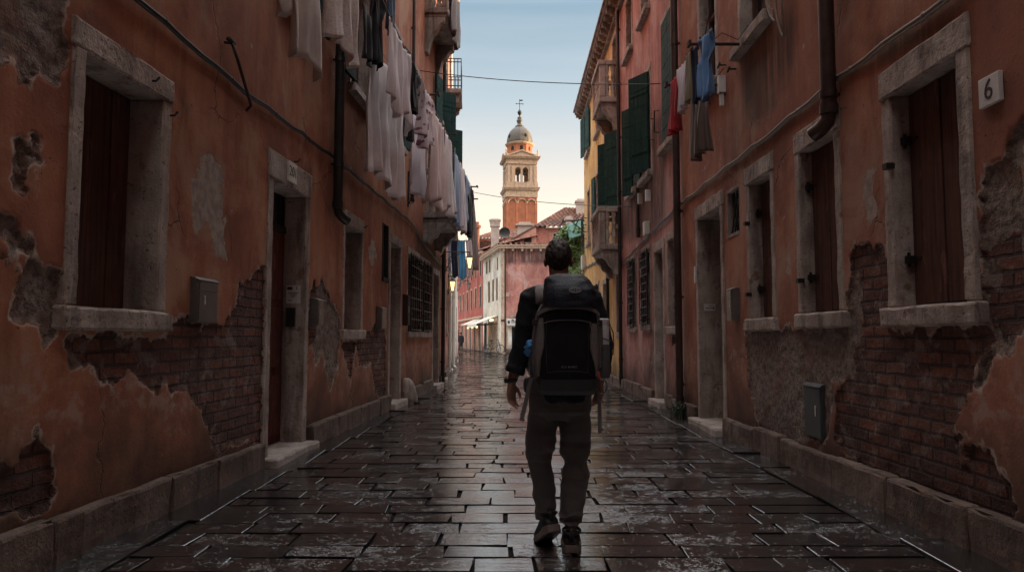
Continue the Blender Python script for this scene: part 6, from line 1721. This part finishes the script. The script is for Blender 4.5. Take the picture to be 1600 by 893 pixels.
def rucksack():
    r = empty('backpack', (PX, PY, .9), 'black and grey hiking backpack with a navy lid, worn on the walking man\'s back', 'backpack')
    def body(m):
        secs = []
        for z in [.895 + (1.43 - .895) * i / 40 for i in range(41)]:
            secs.append(z)
        rings = []
        for z in secs:
            ring = [m.v(pack_at(t, z, .007 * noise.noise(Vector((t * 4, z * 9, 1))) + .004 * noise.noise(Vector((t * 9 + z * 6, z * 24, 4))))) for t in [-1 + 2 * i / 40 for i in range(41)]]
            l, q = ring[0].co, ring[-1].co
            ring += [m.v((q.x - .03, q.y + .06, z)), m.v(((l.x + q.x) / 2, q.y + .075, z)), m.v((l.x + .03, l.y + .06, z))]
            rings.append(ring)
        n = len(rings[0])
        for a, b in zip(rings, rings[1:]):
            for k in range(n): m.bm.faces.new([a[k], a[(k + 1) % n], b[(k + 1) % n], b[k]])
        m.bm.faces.new(list(reversed(rings[0]))); m.bm.faces.new(rings[-1])
    one('main_body', 'pack_black', r, body, smooth=True, autosmooth=50)
    # grey leaf-shaped panels either side of the black front
    leaf = lambda z: .40 + .22 * math.sin(PI * min(1, max(0, (z - .99) / .36)))
    one('side_panel', 'pack_grey', r, lambda m: patch(m, lambda z: -1.0, lambda z: -.78 + .10 * math.sin(PI * min(1, max(0, (z - .98) / .4))), .99, 1.41, .006, wr=.003), smooth=True, autosmooth=50)
    one('side_panel', 'pack_grey', r, lambda m: patch(m, lambda z: .80 - .08 * math.sin(PI * min(1, max(0, (z - .98) / .4))), lambda z: 1.0, .99, 1.36, .006, wr=.003), smooth=True, autosmooth=50)
    edge = lambda z: .60 - .24 * math.sin(PI * min(1, max(0, (z - 1.0) / .42))) ** 1.3
    one('front_panel', 'pack_grey', r, lambda m: patch(m, lambda z: -.66, lambda z: -edge(z) - .02, 1.0, 1.33, .008, wr=.004), smooth=True, autosmooth=50)
    one('front_panel', 'pack_grey', r, lambda m: patch(m, lambda z: edge(z) + .02, lambda z: .66, 1.0, 1.30, .008, wr=.004), smooth=True, autosmooth=50)
    one('base', 'pack_base', r, lambda m: patch(m, lambda z: -1.0, lambda z: 1.0, .897, .985, .009, 10, 30, wr=.003), smooth=True, autosmooth=50)
    # seams and a zip on the black front
    def seam(m):
        for t0, t1 in ((-.30, -.34), (.30, .34)): m.tube([pack_at(t0 + (t1 - t0) * i / 20, 1.02 + .30 * i / 20, .004) for i in range(21)], .0022, 5)
        m.tube([pack_at(-.34 + .68 * i / 20, 1.02 + .012 * math.sin(PI * i / 20), .004) for i in range(21)], .0022, 5)
    one('seam', 'pack_base', r, seam, smooth=True)
    one('zip', 'webbing', r, lambda m: m.tube([pack_at(-.42 + .84 * i / 24, 1.30 + .018 * math.sin(PI * i / 24), .004) for i in range(25)], [(.003, .006)] * 25, 6), smooth=True)
    one('zip_pull', 'webbing', r, lambda m: m.tube([pack_at(.36, 1.30, .008), pack_at(.37, 1.27, .012), pack_at(.37, 1.25, .010)], .003, 6), smooth=True)
    # lid
    def lid(m):
        secs = [((PX + .012, PY - .015, 1.388), .134, .130), ((PX + .012, PY - .02, 1.394), .150, .148), ((PX + .014, PY - .022, 1.44), .155, .152), ((PX + .012, PY - .015, 1.49), .150, .146), ((PX + .006, PY + .0, 1.535), .136, .128), ((PX, PY + .01, 1.57), .114, .10), ((PX - .006, PY + .015, 1.586), .07, .07)]
        fine = []
        for (a, b) in zip(secs, secs[1:]):
            for i in range(5):
                t = i / 5; fine.append((Vector(a[0]).lerp(Vector(b[0]), t), a[1] + (b[1] - a[1]) * t, a[2] + (b[2] - a[2]) * t))
        fine.append((Vector(secs[-1][0]), secs[-1][1], secs[-1][2]))
        m.loft(fine, 56, .66)
        for v in m.bm.verts:
            q = Vector((v.co.x * 9, v.co.y * 6, v.co.z * 26)); v.co += Vector((v.co.x - PX, v.co.y - PY, .02)).normalized() * (.006 * noise.noise(q) + .004 * noise.noise(q * 2.3))
    L = one('lid', 'pack_navy', r, lid, smooth=True, autosmooth=60)
    def em(m):
        y = PY - .02 - .152 - .003
        def E(u, z): return Vector((PX + .034 + u, y - .004, 1.483 + z))
        m.tube([E(.034 * math.cos(t), .0125 * math.sin(t)) for t in [2 * PI * i / 28 for i in range(29)]], .0028, 6)
        m.tube([E(-.019 + .007 * math.cos(t), .0055 * math.sin(t)) for t in [2 * PI * i / 14 for i in range(15)]], .0018, 6)
        m.tube([E(.019 + .007 * math.cos(t), .0055 * math.sin(t)) for t in [2 * PI * i / 14 for i in range(15)]], .0018, 6)
        for u in (-.005, .005): m.tube([E(u, -.009), E(u, .010)], .002, 6)
    one('emblem', 'print', L, em, smooth=True)
    # curved strap across under the lid and the compression straps
    S = lambda m, ts, zs, w, off=.012: strap(m, [pack_at(t, z, off) for t, z in zip(ts, zs)], w)
    one('strap', 'webbing', r, lambda m: S(m, [-.72 + 1.44 * i / 20 for i in range(21)], [1.345 + .045 * (1 - (2 * i / 20 - 1) ** 2) for i in range(21)], .020, .018))
    one('strap', 'webbing', r, lambda m: S(m, [-.70 - .012 * i for i in range(17)], [1.37 - .022 * i for i in range(17)], .026))
    one('strap', 'webbing', r, lambda m: S(m, [.68 + .012 * i for i in range(15)], [1.36 - .022 * i for i in range(15)], .026))
    one('strap', 'webbing', r, lambda m: S(m, [.80 + .004 * i for i in range(8)], [1.32 - .022 * i for i in range(8)], .026, .020))
    for t, z in ((-.71, 1.305), (.70, 1.30), (-.60, .975), (.55, .975), (-.93, 1.02)): buckle(r, pack_at(t, z, .013))
    # pockets
    one('side_pocket', 'mesh_net', r, lambda m: patch(m, lambda z: -1.06, lambda z: -.84, .99, 1.165, .024, 16, 8, .006), smooth=True, autosmooth=60)
    one('side_pocket', 'mesh_net', r, lambda m: patch(m, lambda z: .86, lambda z: 1.06, .97, 1.12, .026, 16, 8, .006), smooth=True, autosmooth=60)
    # shoulder straps over the front of the shoulders
    for sg, cx in ((-1, .175), (1, .425)):
        pts = [(cx + sg * .0, 4.36, 1.42), (cx + sg * .005, 4.40, 1.50), (cx + sg * .005, 4.47, 1.532), (cx, 4.545, 1.49), (cx + sg * .02, 4.595, 1.38), (cx + sg * .05, 4.595, 1.22), (cx + sg * .075, 4.54, 1.06), (cx + sg * .03, 4.40, .98)]
        one('shoulder_strap', 'pack_grey', r, lambda m: m.tube(pts, [(.010, .034)] * len(pts), 12, ref=(0, -1, .3)), smooth=True)
    one('hip_belt', 'pack_base', r, lambda m: m.tube([(.285 + .205 * math.cos(t), 4.45 + .15 * math.sin(t), .935) for t in [-2.4 + 5.0 * i / 30 + PI * .27 for i in range(31)]], [(.045, .012)] * 31, 10, ref=(0, 0, 1)), smooth=True)
    # loose ends of the belt webbing
    one('loose_strap', 'webbing', r, lambda m: strap(m, [(.112, 4.34, .985), (.098, 4.31, .93), (.082, 4.30, .86), (.066, 4.30, .79), (.054, 4.30, .74)], .024, .004, (0, -1, 0)))
    one('loose_strap', 'webbing', r, lambda m: strap(m, [(.488, 4.30, .97), (.500, 4.28, .90), (.503, 4.27, .82), (.504, 4.27, .74), (.503, 4.27, .675)], .022, .004, (0, -1, 0)))
    def cord(m):
        for k in range(6):
            a = .46 + .006 * k; m.tube([pack_at(.60 + .012 * k, 1.03, .014), pack_at(.61 + .014 * k, .99, .022), pack_at(.63 + .012 * k, .955, .016)], .0035, 6)
    one('cord', 'red_cord', r, cord, smooth=True)
    c = pack_at(.80, .945, .03)
    one('ring', 'steel', r, lambda m: m.tube([c + Vector((.03 * math.cos(t), -.01 * math.sin(t), .042 * math.sin(t))) for t in [2 * PI * i / 24 for i in range(25)]], .004, 6), smooth=True)
    # small print above the base
    def W(u, n, z): return pack_at(u, z, .004 + n)
    text_mesh('lettering', 'STORMPETT', .016, lambda u, n, z: pack_at(u / .30, z, .005 + n), .006, .0, 1.055, 'print', r, 1, .0006, .040)
    b = empty('bottle', (.525, 4.27, .99), 'white bottle with a grey sleeve pushed into the right pocket of the backpack', 'bottle')
    bx, by = .522, 4.27
    one('vessel', 'bottle', b, lambda m: m.lathe([(.040, 1.16), (.041, 1.165), (.041, 1.285), (.038, 1.292)], bx, by, 24), smooth=True, autosmooth=40)
    one('sleeve', 'bottle_wrap', b, lambda m: m.lathe([(.030, .985), (.041, .99), (.0435, 1.0), (.0435, 1.175), (.041, 1.18)], bx, by, 24), smooth=True, autosmooth=40)
    one('cap', 'bottle', b, lambda m: (m.lathe([(.042, 1.2925), (.0425, 1.296), (.042, 1.325), (.037, 1.33)], bx, by, 24)), smooth=True, autosmooth=40)
    one('band', 'webbing', b, lambda m: m.tube([(bx + .046 * math.cos(t), by + .046 * math.sin(t), 1.215 - .015 * math.cos(t)) for t in [2 * PI * i / 28 for i in range(29)]], .004, 6), smooth=True)
    one('tether', 'cable', b, lambda m: m.tube([(bx + .043, by, 1.30), (bx + .062, by - .01, 1.25), (bx + .066, by - .01, 1.18), (bx + .058, by - .02, 1.12)], .0035, 6), smooth=True)
    def bc(m):
        m.ball((.115, 4.255, 1.155), (.048, .05, .042), 24, 18)
        for v in m.bm.verts: v.co += (v.co - Vector((.115, 4.255, 1.155))) * (.5 * noise.noise(v.co * 38) + .3 * noise.noise(v.co * 70))
    tag(one('bundled_jacket', 'blue_cloth', None, bc, smooth=True), 'crumpled bright blue nylon stuffed in the left pocket of the backpack', 'jacket')
rucksack()

def distant_person(x, y, h, m1, m2, label, stride):
    r = empty('person', (x, y, 0), label, 'person'); s = h / 1.75
    def z(v): return v * s
    mb = MB()
    mb.ball((x, y, z(1.64)), (.08 * s, .095 * s, .115 * s), 12, 8); mb.tube([(x, y, z(1.58)), (x, y, z(1.45))], .055 * s, 8)
    mb.loft([((x, y, z(.85)), .16 * s, .11 * s), ((x, y, z(1.1)), .15 * s, .10 * s), ((x, y, z(1.35)), .19 * s, .11 * s), ((x, y, z(1.46)), .13 * s, .08 * s)], 14)
    for q in (-1, 1):
        mb.tube([(x + q * .19 * s, y, z(1.4)), (x + q * .23 * s, y - .02, z(1.12)), (x + q * .22 * s, y + .06 * q, z(.82))], [.05 * s, .042 * s, .03 * s], 8)
        mb.tube([(x + q * .09 * s, y, z(.88)), (x + q * .09 * s, y + .08 * q * stride, z(.48)), (x + q * .09 * s, y + .16 * q * stride, z(.05))], [.085 * s, .06 * s, .045 * s], 8)
        mb.ball((x + q * .09 * s, y + .16 * q * stride + .05, z(.04)), (.045 * s, .12 * s, .04 * s), 8, 6)
    remesh(mb.build('body', 'skin', r), .022, 2)
    cm = MB(); cm.loft([((x, y, z(.80)), .19 * s, .13 * s), ((x, y, z(1.1)), .17 * s, .12 * s), ((x, y, z(1.36)), .205 * s, .125 * s), ((x, y, z(1.49)), .13 * s, .09 * s)], 14)
    for q in (-1, 1): cm.tube([(x + q * .17 * s, y, z(1.42)), (x + q * .235 * s, y - .02, z(1.12)), (x + q * .225 * s, y + .05 * q, z(.88))], [.065 * s, .056 * s, .048 * s], 8)
    remesh(cm.build('jacket', m1, r), .025, 2)
    tm = MB()
    for q in (-1, 1): tm.tube([(x + q * .08 * s, y, z(.92)), (x + q * .09 * s, y + .08 * q * stride, z(.48)), (x + q * .09 * s, y + .155 * q * stride, z(.09))], [.11 * s, .08 * s, .065 * s], 8)
    remesh(tm.build('trousers', m2, r), .025, 2)
    one('hair', 'hair', r, lambda m: m.ball((x, y - .02, z(1.67)), (.088 * s, .10 * s, .105 * s), 12, 8), smooth=True)
distant_person(-4.75, 60, 1.74, 'shirt', 'trousers', 'distant person in dark clothes at the far end of the lane, the left of two', 1)
distant_person(-4.25, 61.5, 1.66, 'cloth_black', 'cloth_black', 'distant person in dark clothes at the far end of the lane, the right of two', .6)
# ------------------------------------------------------------------ sky, sun, camera
SUN_AZ, SUN_EL = 84.0, 5.0
W = bpy.data.worlds.new('World'); SC.world = W; W.use_nodes = True
nt = W.node_tree; bg = nt.nodes['Background']
sky = nt.nodes.new('ShaderNodeTexSky'); sky.sky_type = 'NISHITA'; sky.sun_disc = False
sky.sun_elevation = R(SUN_EL); sky.sun_rotation = R(SUN_AZ); sky.altitude = 0; sky.air_density = 1.0; sky.dust_density = 1.6; sky.ozone_density = 2.2
# thin evening haze: warm and pale low down, greyed blue to mid-height, over the clear-sky model
tc = nt.nodes.new('ShaderNodeTexCoord'); sx = nt.nodes.new('ShaderNodeSeparateXYZ'); nt.links.new(tc.outputs['Generated'], sx.inputs[0])
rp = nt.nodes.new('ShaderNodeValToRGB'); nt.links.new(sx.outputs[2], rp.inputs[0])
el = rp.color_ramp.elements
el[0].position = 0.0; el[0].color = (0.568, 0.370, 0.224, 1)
el[1].position = 1.0; el[1].color = (2.8, 2.72, 2.65, 1)  # zenith overhead, out of view, brightened to light the walls and street
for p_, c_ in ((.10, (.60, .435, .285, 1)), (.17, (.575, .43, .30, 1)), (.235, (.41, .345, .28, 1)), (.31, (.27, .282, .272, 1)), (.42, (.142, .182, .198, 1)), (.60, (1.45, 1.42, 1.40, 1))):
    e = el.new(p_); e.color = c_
mp = nt.nodes.new('ShaderNodeMapping'); mp.inputs['Scale'].default_value = (1.6, 1.6, 16); nt.links.new(tc.outputs['Generated'], mp.inputs[0])
cn = nt.nodes.new('ShaderNodeTexNoise'); cn.inputs['Scale'].default_value = 1.6; cn.inputs['Detail'].default_value = 5; cn.inputs['Roughness'].default_value = .55; nt.links.new(mp.outputs[0], cn.inputs[0])
cr = nt.nodes.new('ShaderNodeMapRange'); cr.inputs[1].default_value = .45; cr.inputs[2].default_value = .75; cr.inputs[3].default_value = 0.0; cr.inputs[4].default_value = .10; nt.links.new(cn.outputs[0], cr.inputs[0])
cl = nt.nodes.new('ShaderNodeMix'); cl.data_type = 'RGBA'; cl.inputs[7].default_value = (.56, .50, .44, 1)      # thin high veil of cloud
hz = nt.nodes.new('ShaderNodeMix'); hz.data_type = 'RGBA'; hz.inputs[0].default_value = .9
sc_ = nt.nodes.new('ShaderNodeMix'); sc_.data_type = 'RGBA'; sc_.blend_type = 'MULTIPLY'; sc_.inputs[0].default_value = 1.0
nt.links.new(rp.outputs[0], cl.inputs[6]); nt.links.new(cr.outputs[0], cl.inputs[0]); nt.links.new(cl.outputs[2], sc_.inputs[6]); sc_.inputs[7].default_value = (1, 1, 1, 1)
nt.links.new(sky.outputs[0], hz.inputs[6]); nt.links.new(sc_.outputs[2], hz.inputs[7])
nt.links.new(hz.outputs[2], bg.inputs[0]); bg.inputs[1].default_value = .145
sl = bpy.data.lights.new('sun', 'SUN'); sl.energy = 1.0; sl.angle = R(.6); sl.color = (1.0, .68, .38)
so = bpy.data.objects.new('sun', sl); COL.objects.link(so)
d = Vector((math.sin(R(SUN_AZ)) * math.cos(R(SUN_EL)), math.cos(R(SUN_AZ)) * math.cos(R(SUN_EL)), math.sin(R(SUN_EL))))
so.rotation_euler = d.to_track_quat('Z', 'Y').to_euler(); so.location = (40, 40, 60)
cam = bpy.data.cameras.new('camera'); co = bpy.data.objects.new('camera', cam); COL.objects.link(co)
cam.sensor_width = 36; cam.lens = 36 * 1150 / 1600; cam.clip_start = .05; cam.clip_end = 2000
co.location = (0, 0, 1.22); co.rotation_euler = (PI / 2 + math.atan(80.5 / 1150), 0, 0)
SC.camera = co
SC.view_settings.view_transform = 'Standard'; SC.view_settings.look = 'None'; SC.view_settings.exposure = 3.72; SC.view_settings.gamma = 1.0
try: SC.view_settings.use_curve_mapping = False
except Exception: pass
SC.cycles.max_bounces = 5; SC.cycles.diffuse_bounces = 4; SC.cycles.glossy_bounces = 2; SC.cycles.transmission_bounces = 1
